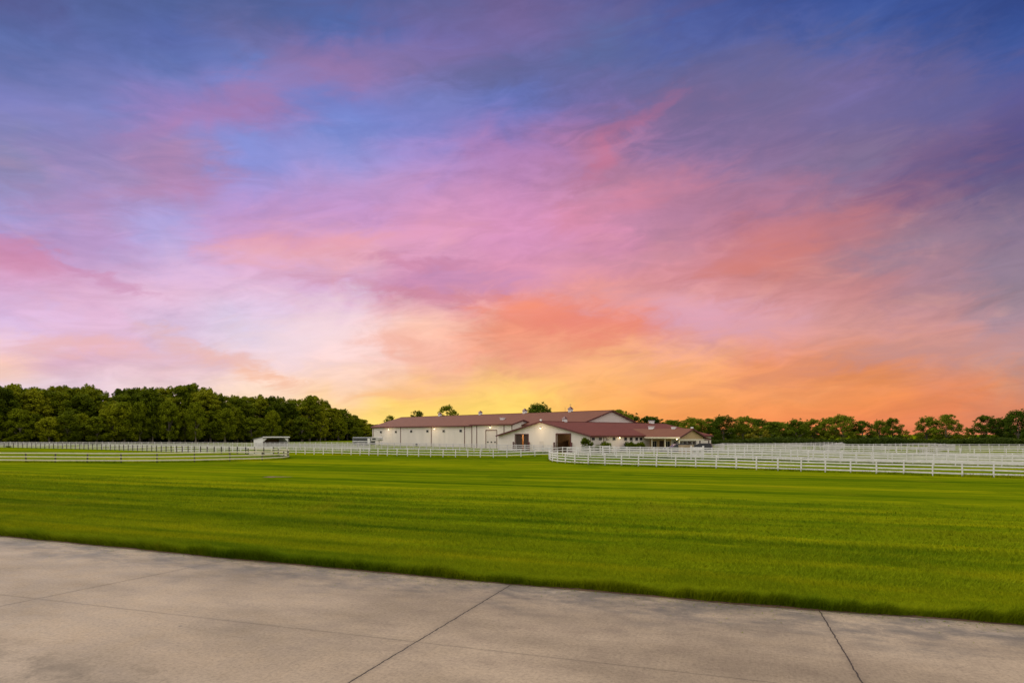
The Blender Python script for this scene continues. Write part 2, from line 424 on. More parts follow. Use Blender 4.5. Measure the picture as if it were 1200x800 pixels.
# ------------------------------------------------------------------ ground sheet
def axis_pts(lo, hi, fine, step_f, grow):
    v = [0.0]; s = step_f
    while v[-1] < hi:
        if v[-1] > fine: s *= grow
        v.append(v[-1]+s)
    n = [0.0]; s = step_f
    while n[-1] > lo:
        if n[-1] < -fine: s *= grow
        n.append(n[-1]-s)
    return sorted(set(v+n))
xs = axis_pts(-3200, 3200, 130, 5, 1.3); ys = axis_pts(-300, 4200, 260, 5, 1.3)
V = [(x, y, terrain(x, y)) for y in ys for x in xs]
nx = len(xs)
Fq = [(j*nx+i, j*nx+i+1, (j+1)*nx+i+1, (j+1)*nx+i) for j in range(len(ys)-1) for i in range(nx-1)]
tag(raw('field', V, Fq, M['ground']), 'mown green field with faint mower stripes running to the horizon', 'field', kind='structure')

# ------------------------------------------------------------------ concrete slab
def slab_material():
    m, t, b = newmat('concrete')
    pos = t.add('ShaderNodeNewGeometry').outputs['Position']
    uv = t.map(t.map(pos, loc=(-E0.x, -E0.y, 0)), (1, 1, 0), (0, 0, -ANG))
    s = t.add('ShaderNodeSeparateXYZ'); t.l.new(uv, s.inputs[0])
    u = s.outputs[0]; v = t.math('SUBTRACT', s.outputs[1], t.math('MULTIPLY', t.math('MULTIPLY', u, u), .0013))                       # v < 0 on the slab, 0 at its edge
    n1 = t.noise(t.map(uv, (.16, .35, 1)), 1, 5, .6); n2 = t.noise(uv, 1.3, 6, .65); n3 = t.noise(uv, 14, 6, .8)
    base = t.ramp(n1, [(.3, (.195, .148, .102)), (.5, (.268, .205, .144)), (.72, (.325, .25, .176))])
    base = t.mix(1, base, t.ramp(n2, [(.28, (.84, .83, .82)), (.5, (1.0, 1.0, 1.0)), (.75, (1.10, 1.09, 1.08))]), 'MULTIPLY')
    base = t.mix(1, base, t.ramp(n3, [(.34, (.70, .69, .68)), (.5, (1, 1, 1)), (.68, (1.2, 1.2, 1.19))]), 'MULTIPLY')
    # dark algae and dirt washed along the edge, patchy
    vn = t.math('ADD', v, t.math('MULTIPLY', t.math('SUBTRACT', t.noise(t.map(uv, (.30, .8, 1)), 1, 6, .65), .5), 5.0))
    band = t.rng(vn, -3.4, -.7)
    st = t.math('MULTIPLY', band, t.rng(t.noise(t.map(uv, (.45, .75, 1)), 1.3, 8, .74), .38, .62, .15, 1))
    base = t.mix(t.math('MULTIPLY', st, .80), base, (.085, .075, .070, 1))
    pale = t.math('MULTIPLY', t.rng(v, -1.6, -.3), t.rng(t.noise(t.map(uv, (.4, 1.6, 1), loc=(3, 5, 0)), 1.6, 6, .72), .56, .68))
    base = t.mix(t.math('MULTIPLY', pale, .5), base, (.36, .285, .225, 1))
    # broom finish and grit
    broom = t.noise(t.map(uv, (40, 1.2, 1)), 1, 3, .6)
    base = t.mix(1, base, t.ramp(broom, [(.3, (.95, .95, .95)), (.7, (1.05, 1.05, 1.05))]), 'MULTIPLY')
    grit = t.add('ShaderNodeTexVoronoi'); t.l.new(uv, grit.inputs['Vector']); grit.inputs['Scale'].default_value = 5.5
    base = t.mix(t.math('MULTIPLY', t.rng(grit.outputs['Distance'], .07, .03), t.rng(t.noise(uv, 1.1, 4), .55, .68)), base, (.085, .07, .055, 1))
    # broad worn and weathered zones
    zn = t.noise(t.map(uv, (.09, .16, 1), loc=(7, 2, 0)), 1, 6, .65)
    base = t.mix(1, base, t.ramp(zn, [(.36, (.74, .73, .72)), (.52, (1, 1, 1)), (.68, (1.12, 1.10, 1.07))]), 'MULTIPLY')
    # tyre-dark patch near the viewer and small spots
    far = t.math('MULTIPLY', t.rng(v, -7.2, -9.6), t.rng(n2, .42, .66))
    far = t.math('MULTIPLY', far, t.rng(u, 4, -4))
    base = t.mix(t.math('MULTIPLY', far, .62), base, (.07, .06, .052, 1))
    vo = t.add('ShaderNodeTexVoronoi'); t.l.new(uv, vo.inputs['Vector']); vo.inputs['Scale'].default_value = .7
    spot = t.math('MULTIPLY', t.rng(vo.outputs['Distance'], .045, .025), t.rng(t.noise(uv, .5, 2), .5, .6))
    base = t.mix(t.math('MULTIPLY', spot, .7), base, (.06, .055, .05, 1))
    # joints: sawn lines and two open expansion joints, with ragged edges
    jit = t.math('MULTIPLY', t.math('SUBTRACT', t.noise(uv, 3.5, 5, .7), .5), .10)
    groove = None; dark = None
    for (x0, y0), (x1, y1), wd, k in JOINTS:
        p0 = gp(x0, y0).xy; p1 = gp(x1, y1).xy
        d = (p1-p0); L = d.length; d /= L; nrm = Vector((-d.y, d.x))
        q = t.add('ShaderNodeSeparateXYZ'); t.l.new(pos, q.inputs[0])
        dist = t.math('ADD', t.math('MULTIPLY', q.outputs[0], nrm.x), t.math('MULTIPLY', q.outputs[1], nrm.y))
        dist = t.math('ABSOLUTE', t.math('ADD', t.math('SUBTRACT', dist, nrm.dot(p0)), jit if k > .6 else t.math('MULTIPLY', jit, .25)))
        ln = t.math('MULTIPLY', t.rng(dist, wd, wd*.45), k)
        halo = t.math('MULTIPLY', t.rng(dist, wd*8, 0), .18*k)
        al = t.math('MAXIMUM', ln, halo)
        dark = al if dark is None else t.math('MAXIMUM', dark, al)
        groove = ln if groove is None else t.math('MAXIMUM', groove, ln)
    base = t.mix(dark, base, (.035, .026, .02, 1))
    t.set(b.inputs['Base Color'], base)
    t.set(b.inputs['Roughness'], t.rng(n2, .3, .7, .68, .9)); b.inputs['Specular IOR Level'].default_value = .25
    hgt = t.math('SUBTRACT', t.math('ADD', t.math('MULTIPLY', n3, .25), t.math('MULTIPLY', n2, .5)), groove)
    t.set(b.inputs['Normal'], t.bump(hgt, .35, .02))
    return m
JOINTS = [((600,685),(410,800),.022,1.0), ((958,712),(1010,800),.020,1.0), ((250,660),(0,711),.020,.66), ((50,703),(900,800),.014,.55)]
M['concrete'] = slab_material()
EP = [(-420, 577), (0, 628.5), (120, 640), (250, 653), (400, 667), (600, 685), (720, 695), (860, 708), (958, 715.5), (1080, 724), (1200, 733), (1500, 759), (2200, 812)]
edge = [gp(x, y).xy for x, y in EP]
bm = bmesh.new()
top = [bm.verts.new((p.x, p.y, .022)) for p in edge]
back = [bm.verts.new((p.x-EN.x*30, p.y-EN.y*30, .022)) for p in edge]
for i in range(len(edge)-1): bm.faces.new((back[i], back[i+1], top[i+1], top[i]))
tag(obj('concrete_slab', bm, M['concrete']), 'worn pale concrete slab with sawn joints and dark stained edge in front of the lawn', 'pavement', kind='structure')
bm = bmesh.new()
fine_e = []
for a, c in zip(edge, edge[1:]):
    n = max(1, int((c-a).length/.35))
    fine_e += [a.lerp(c, k/n) for k in range(n)]
lo = [bm.verts.new((p.x-EN.x*.05-EN.x*.05*random.random()**2, p.y-EN.y*.05-EN.y*.05*random.random()**2, .028)) for p in fine_e]
hi = [bm.verts.new((p.x+EN.x*.35, p.y+EN.y*.35, .028)) for p in fine_e]
for i in range(len(lo)-1): bm.faces.new((lo[i], lo[i+1], hi[i+1], hi[i]))
tag(obj('soil_edge', bm, M['soil']), 'thin line of bare reddish soil between the concrete and the grass', 'soil', kind='structure')

# ------------------------------------------------------------------ grass blades
def edge_v(u):                       # edge position measured along EN for a coordinate u along EDGE
    us = [(p-E0).dot(EDGE) for p in edge]; vs = [(p-E0).dot(EN) for p in edge]
    return np.interp(u, us, vs)
def vnoise(x, y, seed):              # cheap smooth value noise
    xi = np.floor(x).astype(int); yi = np.floor(y).astype(int); fx = x-xi; fy = y-yi
    fx = fx*fx*(3-2*fx); fy = fy*fy*(3-2*fy)
    h = lambda a, b: (np.sin(a*127.1+b*311.7+seed*74.7)*43758.5453) % 1
    return (h(xi,yi)*(1-fx)+h(xi+1,yi)*fx)*(1-fy)+(h(xi,yi+1)*(1-fx)+h(xi+1,yi+1)*fx)*fy
def blades(v0, v1, dens, hgt, wid, edge_boost=0):
    u0, u1 = -75, 45
    n = int((u1-u0)*(v1-v0)*dens)
    u = RNG.uniform(u0, u1, n); dv = RNG.uniform(v0, v1, n)
    if edge_boost: dv = v0+(v1-v0)*RNG.random(n)**1.6
    v = edge_v(u)+dv
    x = E0.x+EDGE.x*u+EN.x*v; y = E0.y+EDGE.y*u+EN.y*v
    keep = (y > 8)&(np.abs(x) < y*.86+2.5)
    if v0 >= 10: keep &= RNG.random(n) < 1.3-1.3*(dv-v0)/(v1-v0)
    x, y, dv, u = x[keep], y[keep], dv[keep], u[keep]; n = len(x)
    tall = .40+1.0*vnoise(u*.22, dv*1.3, 1)+.5*vnoise(u*1.0, dv*3.6, 2)
    if edge_boost:
        lip = vnoise(u*.8, 0*u, 3)*.6+vnoise(u*2.7, 0*u, 4)*.6
        tall = (tall*.4+.7)*(1+(.35+2.0*lip**1.4)*np.exp(-dv/.30))
        sh = .07+(.5-vnoise(u*.6, 0*u, 8))*.12+(.5-vnoise(u*4.5, 0*u, 9))*.08
        x += EN.x*sh; y += EN.y*sh
    h = hgt*tall*RNG.uniform(.6, 1.25, n)
    w = wid*RNG.uniform(.7, 1.4, n)
    a = RNG.uniform(0, 2*math.pi, n); la = RNG.uniform(0, 2*math.pi, n); ln = h*RNG.uniform(.15, .75, n)
    # mower lean: swaths alternate
    sw = np.sign(np.sin(dv*2*math.pi/4.1+7*vnoise(u*.03, dv*.05, 5)))*.35
    bx, by = np.cos(a)*w/2, np.sin(a)*w/2
    tx, ty = np.cos(la)*ln+EDGE.x*sw*h, np.sin(la)*ln+EDGE.y*sw*h
    if edge_boost:                    # tufts flop out over the concrete
        k = np.exp(-dv/.10)*h*.55*RNG.random(n); tx -= EN.x*k; ty -= EN.y*k
    z0 = np.full(n, -.005)
    Vb = np.stack([np.stack([x-bx, y-by, z0], 1), np.stack([x+bx, y+by, z0], 1),
                   np.stack([x+bx*.75+tx*.4, y+by*.75+ty*.4, h*.6], 1), np.stack([x+tx, y+ty, h], 1), np.stack([x-bx*.75+tx*.4, y-by*.75+ty*.4, h*.6], 1)], 1)
    return Vb
parts = [blades(.0, .9, 2800, .135, .012, 1), blades(.5, 4, 620, .082, .016), blades(4, 10, 250, .085, .024), blades(10, 28, 85, .08, .038)]
# clippings and stray tufts lying on the concrete beside the edge
n = 3800; u = RNG.uniform(-60, 40, n); dv = -RNG.exponential(.28, n)*(.25+1.5*vnoise(u*.5, u*0, 12))
v = edge_v(u)+dv; x = E0.x+EDGE.x*u+EN.x*v; y = E0.y+EDGE.y*u+EN.y*v; a = RNG.random(n)*6.28; l = RNG.uniform(.025, .09, n)
z = np.full(n, .03); bx, by = np.cos(a)*l, np.sin(a)*l; wx, wy = -np.sin(a)*.006, np.cos(a)*.006
parts.append(np.stack([np.stack([x-wx, y-wy, z], 1), np.stack([x+wx, y+wy, z], 1), np.stack([x+bx*.5+wx, y+by*.5+wy, z+.012], 1), np.stack([x+bx, y+by, z+.004], 1), np.stack([x+bx*.5-wx, y+by*.5-wy, z+.012], 1)], 1))
Vb = np.concatenate(parts); nb = len(Vb); idx = np.arange(nb)*5
me = bpy.data.meshes.new('grass'); VV = Vb.reshape(-1, 3)
me.vertices.add(nb*5); me.vertices.foreach_set('co', VV.astype(np.float32).ravel())
q = np.stack([idx, idx+1, idx+2, idx+4], 1); tri = np.stack([idx+4, idx+2, idx+3], 1)
loops = np.concatenate([q.ravel(), tri.ravel()]).astype(np.int32)
me.loops.add(len(loops)); me.loops.foreach_set('vertex_index', loops)
ls = np.concatenate([np.arange(nb)*4, nb*4+np.arange(nb)*3]).astype(np.int32); lt = np.concatenate([np.full(nb, 4), np.full(nb, 3)]).astype(np.int32)
me.polygons.add(2*nb); me.polygons.foreach_set('loop_start', ls); me.polygons.foreach_set('loop_total', lt)
me.update(calc_edges=True); me.materials.append(M['blade'])
tag(link(bpy.data.objects.new('grass', me)), 'thick green grass overhanging the edge of the concrete slab', 'grass', kind='stuff')
print('blades', nb)

# bare muddy scrape in the lawn
p = gp(322, 558.6); bm = bmesh.new()
ring = []
for k in range(26):
    a = 2*math.pi*k/26; r = 1+.35*math.sin(3*a+1)+.25*math.sin(7*a)
    ring.append(bm.verts.new((p.x+math.cos(a)*1.15*r, p.y+math.sin(a)*.55*r, p.z+.006)))
mid = bm.verts.new((p.x, p.y, p.z+.05))
for k in range(26): bm.faces.new((ring[k], ring[(k+1)%26], mid))
tag(obj('mud_patch', bm, M['soil']), 'small dark patch of bare mud in the lawn before the left paddock', 'soil', kind='structure')

# ------------------------------------------------------------------ fences
def resample(pts, step):
    out = [pts[0].copy()]; need = step
    for a, b in zip(pts, pts[1:]):
        L = (b-a).length; pos = 0
        while L-pos >= need:
            pos += need; out.append(a.lerp(b, pos/L)); need = step
        need -= L-pos
    return out
def smooth_path(pts, n=8):
    out = []
    for i in range(len(pts)-1):
        p0, p1, p2, p3 = pts[max(i-1, 0)], pts[i], pts[i+1], pts[min(i+2, len(pts)-1)]
        for k in range(n):
            s = k/n
            out.append(.5*((2*p1)+(p2-p0)*s+(2*p0-5*p1+4*p2-p3)*s*s+(3*p1-p0-3*p2+p3)*s**3))
    return out+[pts[-1]]
POSTS = {}
def post_mesh(key, h, w, mat):
    if key not in POSTS:
        bm = bmesh.new(); box(bm, -w/2, w/2, -w/2, w/2, -.15, h-.06)
        c = w/2+.015; v = box(bm, -c, c, -c, c, h-.06, h-.035)
        lo = v[4:]
        ap = bm.verts.new((0, 0, h+.01))
        for k in range(4): bm.faces.new((lo[k], lo[(k+1)%4], ap))
        me = bpy.data.meshes.new('post'); bmesh.ops.recalc_face_normals(bm, faces=bm.faces); bm.to_mesh(me); bm.free(); me.materials.append(mat); POSTS[key] = me
    return POSTS[key]
def fence(label, pix, rails=(.32, .68, 1.04, 1.38), h=1.5, step=2.44, mat='vinyl', pmat='vinyl', pw=.13, rail_h=.14, side=0, group=None, world=None):
    pts = world or [gp(x, y) for x, y in pix]
    path = resample([p.xy for p in smooth_path([Vector((p.x, p.y, 0)) for p in pts])], step)
    path = [Vector((p.x, p.y, terrain(p.x, p.y))) for p in path]
    t = thing('paddock_fence', label, 'fence', path[0], 0, group)
    o0 = path[0]
    for i, p in enumerate(path):
        d = (path[min(i+1, len(path)-1)]-path[max(i-1, 0)]).xy
        po = bpy.data.objects.new('post', post_mesh((mat, pmat, h, pw), h, pw, M[pmat]))
        po.location = p-o0+Vector((0, 0, random.uniform(-.03, .02)))
        po.rotation_euler = (random.uniform(-.022, .022), random.uniform(-.022, .022), math.atan2(d.y, d.x)); link(po, t)
    for z in rails:
        bm = bmesh.new(); prev = None
        for i, p in enumerate(path):
            d = (path[min(i+1, len(path)-1)]-path[max(i-1, 0)]).xy.normalized(); n = Vector((-d.y, d.x))
            c = p.xy-o0.xy+n*side*(pw/2+.022); zz = p.z-o0.z+z+random.uniform(-.02, .015)
            r = [bm.verts.new((c.x+n.x*sx*.022, c.y+n.y*sx*.022, zz+sz*rail_h/2)) for sx, sz in ((-1,-1),(1,-1),(1,1),(-1,1))]
            if prev:
                for k in range(4): bm.faces.new((prev[k], prev[(k+1)%4], r[(k+1)%4], r[k]))
            else: bm.faces.new(r[::-1])
            prev = r
        bm.faces.new(prev)
        obj('rail', bm, M[mat], t)
    LINES.append(path); return path
LINES = []
R4 = (.30, .66, 1.02, 1.38); R3 = (.42, .88, 1.34)
fence('white four-rail fence nearest the lawn on the right, with a rounded left corner',
      [(1330,565),(1186,559.8),(1086,557),(996,554),(915,551.5),(840,548.7),(773,547),(711,545),(680,544),(660,542.6),(648,541.3),(643.5,539.5),(646,537.6),(656,536.4)], R4)
fence('white fence close behind the nearest right-hand fence, rails overlapping it',
      [(1330,550.5),(1160,546.4),(1040,543.4),(920,540.4),(840,538.4),(763,536.6),(715,535.6),(678,534.9),(655,534.2)], R4)
fence('white fence right behind the double front run on the right, seen just above it',
      [(1330,547.2),(1140,543.6),(1040,541.2),(920,538.2),(840,536),(780,534.6),(730,533.6),(695,532.8)], R4)
fence('white mid-distance fence on the right with widely spaced posts over dark grass',
      [(1330,537.5),(1140,534.5),(1020,532),(930,530.5),(880,529.6),(835,528.8),(800,528.4)], R4)
fence('pale far fence on the right in front of the dark hedge, second farthest',
      [(1330,531.4),(1140,529.2),(1020,528.4),(920,527.8),(850,527.4)], R4, mat='vinylold', pmat='vinylold')
fence('palest and farthest white fence on the right along the foot of the hedge',
      [(1330,527.2),(1140,526.6),(1020,526.5),(920,526.6),(835,526.8)], R4, mat='vinylold', pmat='vinylold')
for (x0, y0, x1, y1, lab) in ((962, 531.2, 990, 526.7, 'short white cross fence running back to the hedge near the middle of the right paddocks'),
                              (838, 529, 850, 526.9, 'short white cross fence running back beside the barn\'s right end'),
                              (1078, 533.4, 1120, 526.8, 'short white cross fence running back to the hedge toward the right edge')):
    fence(lab, [(x0, y0), ((x0+x1)/2, 2/(1/(y0-HZ)+1/(y1-HZ))*1.0+HZ), (x1, y1)], R4, mat='vinylold', pmat='vinylold')
fence('white fence before the long white hall wall, bending back in front of the stable gable',
      [(205,529.4),(279,530.4),(330,531.5),(363,532.1),(410,533),(475,534.6),(533,535.4),(568,535.9),(590,535.9),(604,535.5),(618,535),(629,534.7),(641,534.3),(658,533.3),(690,532),(725,531)], R3, h=1.48)
fence('low cream three-rail fence with dark posts on the left, ending in a rounded corner',
      [(-110,540.9),(0,541.4),(60,541.9),(130,542.1),(185,541.9),(235,541.1),(290,539.8),(318,538.9),(334,537.9),(338,536.6),(333,535.2),(305,534),(275,533.2)],
      (.36, .84, 1.36), h=1.42, step=4.88, mat='cream', pmat='darkpost', side=-1, rail_h=.17)
fence('pale rail fence with dark posts in front, behind the low cream fence on the left',
      [(-90,523.3),(0,524.4),(60,525.5),(115,526.9),(166,528.5),(209,530),(255,531.3),(300,532.2),(328,532.6)], R4, mat='vinyl', pmat='darkpost', pw=.17)
fence('farthest white fence on the left along the foot of the dark wood',
      [(-90,522),(0,522.5),(120,522.8),(240,523.4),(360,524.3),(440,525.4),(505,526.8),(560,528.5),(605,529.6),(650,531)], R4, mat='vinylold', pmat='vinylold')
fence('second farthest white fence on the left, between the wood and the dark-post fence',
      [(120,525.2),(200,525.6),(290,526.2),(370,527),(440,527.8)], R4, mat='vinylold', pmat='vinylold')

# taller unmown grass left by the mower along the fence lines
tg = []
for path in LINES:
    for a, b in zip(path, path[1:]):
        Lm = (b-a).length
        if a.y > 132: continue
        n = int(Lm*(75 if a.y < 100 else 50)); k = RNG.random(n); off = RNG.normal(0, .16, n); hh = RNG.uniform(.12, .38, n)*(.6+.8*vnoise(a.x*.5+k, k*0+a.y, 3))
        d = (b-a)/Lm; bx = a.x+(b.x-a.x)*k-d.y*off; by = a.y+(b.y-a.y)*k+d.x*off; bz = a.z+(b.z-a.z)*k
        an = RNG.random(n)*6.28; w = RNG.uniform(.02, .045, n); lx, ly = RNG.normal(0, .35, n)*hh, RNG.normal(0, .35, n)*hh
        tg.append(np.stack([np.stack([bx-np.cos(an)*w, by-np.sin(an)*w, bz-.01], 1), np.stack([bx+np.cos(an)*w, by+np.sin(an)*w, bz-.01], 1), np.stack([bx+lx, by+ly, bz+hh], 1)], 1))
tg = np.concatenate(tg); n = len(tg)
tag(raw('tall_grass', tg.reshape(-1, 3), np.arange(n*3).reshape(n, 3), M['blade']), 'unmown tufts of longer grass along the feet of the white fences', 'grass', kind='stuff')

# ------------------------------------------------------------------ building helpers
def gable_wall(bm, half, eave, ridge, y0, y1, openings=(), x_off=0):
    """gable wall across x (centre x_off), between depths y0..y1, z from -.1; openings: (x0,x1,top)"""
    xsb = sorted({-half, 0, half, *[o[0] for o in openings], *[o[1] for o in openings]})
    topz = lambda x: eave+(ridge-eave)*(1-abs(x)/half)
    for a, c in zip(xsb, xsb[1:]):
        z0 = -.1
        for o in openings:
            if o[0]-1e-6 <= a and c <= o[1]+1e-6: z0 = o[2]
        prism(bm, [(a+x_off, z0), (c+x_off, z0), (c+x_off, topz(c)), (a+x_off, topz(a))], 'y', y0, y1)
def roof_mesh(half_l, half_r, eave, ridge, y0, y1, th=.16, over=.35):
    """gable roof, ridge along y at x=0; returns bm with slab both sides"""
    bm = bmesh.new()
    sl = (ridge-eave)/half_r; sL = (ridge-eave)/half_l
    L, Rr = half_l+over, half_r+over
    prof = [(-L, ridge-sL*L+.05), (0, ridge+.05), (Rr, ridge-sl*Rr+.05), (Rr, ridge-sl*Rr+.05+th), (0, ridge+.05+th), (-L, ridge-sL*L+.05+th)]
    prism(bm, prof, 'y', y0, y1)
    return bm
def rake_trim(half, eave, ridge, y, over=.35, th=.3, d=.06):
    sl = (ridge-eave)/half; L = half+over; bm = bmesh.new()
    zt = ridge+.05+.16+.004
    prism(bm, [(-L, zt-sl*L-th), (0, zt-th), (L, zt-sl*L-th), (L, zt-sl*L), (0, zt), (-L, zt-sl*L)], 'y', y-d, y)
    return bm
def swap_xy(bm):
    for v in bm.verts: v.co.x, v.co.y = v.co.y, v.co.x
    bmesh.ops.reverse_faces(bm, faces=bm.faces); return bm
def lamp(parent, x, y, z, nx, ny, power, name='wall_lamp'):
    bm = bmesh.new(); box(bm, x-.12, x+.12, y-.12, y+.12, z+.02, z+.2)
    l = obj(name, bm, M['trim'], parent)
    bm = bmesh.new(); bmesh.ops.create_icosphere(bm, subdivisions=2, radius=.09, matrix=Matrix.Translation((x+nx*.05, y+ny*.05, z-.1)))
    obj('bulb', bm, M['bulb'], l)
    li = bpy.data.lights.new('lamp_light', 'POINT'); li.energy = power; li.color = (1, .74, .42); li.shadow_soft_size = .25
    lo = bpy.data.objects.new('lamp_light', li); lo.location = (x+nx*2.3, y+ny*2.3, z-.2); link(lo, l)
def cupola(parent, x, y, z, s=1.0, vane=False):
    bm = B((x-.42*s, x+.42*s, y-.42*s, y+.42*s, z-.35, z+.62*s)); body = obj('cupola', bm, M['white'], parent)
    bm = bmesh.new()
    b0 = [bm.verts.new((x+sx*.58*s, y+sy*.58*s, z+.62*s)) for sx, sy in ((-1,-1),(1,-1),(1,1),(-1,1))]
    b1 = [bm.verts.new((x+sx*.30*s, y+sy*.30*s, z+.92*s)) for sx, sy in ((-1,-1),(1,-1),(1,1),(-1,1))]
    ap = bm.verts.new((x, y, z+1.28*s)); bm.faces.new(b0)
    for k in range(4):
        bm.faces.new((b0[k], b0[(k+1)%4], b1[(k+1)%4], b1[k])); bm.faces.new((b1[k], b1[(k+1)%4], ap))
    obj('cupola_roof', bm, M['trim'], body)
    bm = bmesh.new()
    for k in range(4):
        zz = z+.12*s+k*.11*s
        box(bm, x-.3*s, x+.3*s, y-.435*s, y-.425*s, zz, zz+.06*s); box(bm, x-.435*s, x-.425*s, y-.3*s, y+.3*s, zz, zz+.06*s)
    obj('louvre', bm, M['shadegrey'], body)
    if vane:
        bm = bmesh.new(); tube(bm, [(x, y, z+1.2*s), (x, y, z+1.9*s)], [.02, .015], 6); box(bm, x-.3, x+.3, y-.01, y+.01, z+1.6*s, z+1.68*s)
        obj('weathervane', bm, M['greymetal'], body)
RZ = math.atan2(UA.y, UA.x)
def local(root_xy, p):
    d = Vector(p)-Vector(root_xy); return d.dot(UA), d.dot(VA)

# ------------------------------------------------------------------ riding hall
PAD = .62
LEN, HW = 77.8*K, 10*K
EA, RI = 4.1+1.96*K-PAD, 4.1+4.8*K-PAD
hall = thing('riding_hall', 'long white metal riding hall with burgundy roof and cupolas, behind the stable wing', 'barn', (HALL0.x, HALL0.y, PAD), RZ)
def hw(px, py, off=0):       # pixel -> local x, local z on the hall's long front wall
    p0 = HALL0-VA*(HW+off)
    tt, z = on_wall(px, py, p0, UA); return tt, z-PAD
for ya, yb in ((-LEN, -LEN+.2), (-.2, 0)):
    bm = bmesh.new(); gable_wall(bm, HW, EA, RI, ya, yb); swap_xy(bm); obj('gable_wall', bm, M['siding'], hall)
obj('front_wall', B((-LEN+.2, -.2, -HW, -HW+.2, -.1, EA)), M['siding'], hall)
obj('rear_wall', B((-LEN+.2, -.2, HW-.2, HW, -.1, EA)), M['siding'], hall)
obj('roof', swap_xy(roof_mesh(HW, HW, EA, RI, -LEN-.5, .45)), M['roofx'], hall)
obj('rake_trim', swap_xy(rake_trim(HW, EA, RI, .52)), M['trim'], hall)
obj('rake_trim', swap_xy(rake_trim(HW, EA, RI, -LEN-.5)), M['trim'], hall)
slp = (RI-EA)/HW
obj('eave_trim', B((-LEN-.5, .45, -HW-.42, -HW-.352, EA-.24, EA+.06)), M['trim'], hall)
obj('ridge_cap', B((-LEN-.5, .45, -.25, .25, RI+.17, RI+.25)), M['trim'], hall)
for px in (437.4, 469.5, 505.5, 544.5):
    x, _ = hw(px, 510); obj('trim_board', B((x-.13, x+.13, -HW-.05, -HW+.002, -.1, EA)), M['trim'], hall)
for px, py in ((446.5,506),(464,505.6),(482,505.2),(501,505),(520,504.8),(540,504.6),(488.3,521)):
    x, z = hw(px, py)
    f = obj('window', B((x-.5, x+.5, -HW-.04, -HW-.005, z-.32, z+.32)), M['darkglass'], hall)
    obj('frame', B((x-.56, x+.56, -HW-.06, -HW-.042, z+.32, z+.4), (x-.56, x+.56, -HW-.06, -HW-.042, z-.4, z-.32), (x-.56,x-.5,-HW-.06,-HW-.042,z-.32,z+.32), (x+.5,x+.56,-HW-.06,-HW-.042,z-.32,z+.32)), M['shadegrey'], f)
for px, py in ((456, 502.2), (509.5, 501.2)):
    x, z = hw(px, py); lamp(hall, x, -HW-.14, z-.15, 0, -1, 115)
for px in (515.5, 563, 615, 668.5):
    k = (px-600)/F; tt = (k*HALL0.y-HALL0.x)/(UA.x-k*UA.y)
    cupola(hall, tt, 0, RI+.2, .95+.1*(px > 600), px > 660)
k = (589-600)/F; p0 = HALL0-VA*(HW*.55); tt = (k*p0.y-p0.x)/(UA.x-k*UA.y)
z = RI-slp*HW*.55
f = obj('roof_vent', B((tt-.6, tt+.6, -HW*.55-.35, -HW*.55+.35, z+.1, z+.62)), M['white'], hall)
obj('cap', B((tt-.75, tt+.75, -HW*.55-.5, -HW*.55+.5, z+.62, z+.7)), M['white'], f)
k = (658.5-600)/F; tt = (k*HALL0.y-HALL0.x)/(UA.x-k*UA.y)
bm = bmesh.new(); tube(bm, [(tt, 1.2, RI-.4), (tt, 1.2, RI+1.5)], [.035, .02], 6); box(bm, tt-.25, tt+.25, 1.19, 1.21, RI+1.2, RI+1.23)
obj('antenna', bm, M['greymetal'], hall)
# extension: small gabled bay over the big garage door
OFF = 3*K
x0 = hw(552.5, 510, OFF)[0]; x1 = hw(600.5, 510, OFF)[0]; EE = 4.1+2.1*K-PAD; RE = EE+.98; HWE = OFF
yc = -HW
for ya, yb in ((x0, x0+.15), (x1-.15, x1)):
    bay = bmesh.new(); gable_wall(bay, HWE, EE, RE, ya, yb, x_off=yc); swap_xy(bay); obj('bay_gable_wall', bay, M['siding'], hall)
gx0, gz = hw(569.5, 504.2, OFF); gx1, _ = hw(582, 504.2, OFF)
obj('bay_front_wall', B((x0+.15, gx0, yc-OFF, yc-OFF+.2, -.1, EE), (gx1, x1-.15, yc-OFF, yc-OFF+.2, -.1, EE), (gx0, gx1, yc-OFF, yc-OFF+.2, gz, EE)), M['siding'], hall)
bm = roof_mesh(HWE, HWE, EE, RE, x0-.4, x1+.4)
for v in bm.verts: v.co.x += yc
obj('bay_roof', swap_xy(bm), M['roofx'], hall)
for y in (x0-.4, x1+.46):
    bm = rake_trim(HWE, EE, RE, y)
    for v in bm.verts: v.co.x += yc
    obj('rake_trim', swap_xy(bm), M['trim'], hall)
obj('eave_trim', B((x0-.4, x1+.4, yc-OFF-.42, yc-OFF-.352, EE-.22, EE+.05)), M['trim'], hall)
gd = obj('garage_door', B((gx0+.01, gx1-.01, yc-OFF+.06, yc-OFF+.12, -.05, gz-.01)), M['doorwhite'], hall)
for k in range(3):
    c = gx0+(gx1-gx0)*(k+.5)/3
    obj('door_window', B((c-.28, c+.28, yc-OFF+.045, yc-OFF+.058, 1.35, 1.65)), M['darkglass'], gd)
bm = B(*[(gx0+.02, gx1-.02, yc-OFF+.052, yc-OFF+.059, zz, zz+.03) for zz in (.7, 1.9, 2.5, 3.1)])
obj('panel_line', bm, M['shadegrey'], gd)
obj('door_trim', B((gx0-.18, gx0-.002, yc-OFF-.04, yc-OFF-.002, -.1, gz+.16), (gx1+.002, gx1+.18, yc-OFF-.04, yc-OFF-.002, -.1, gz+.16), (gx0-.002, gx1+.002, yc-OFF-.04, yc-OFF-.002, gz+.002, gz+.16)), M['trim'], hall)
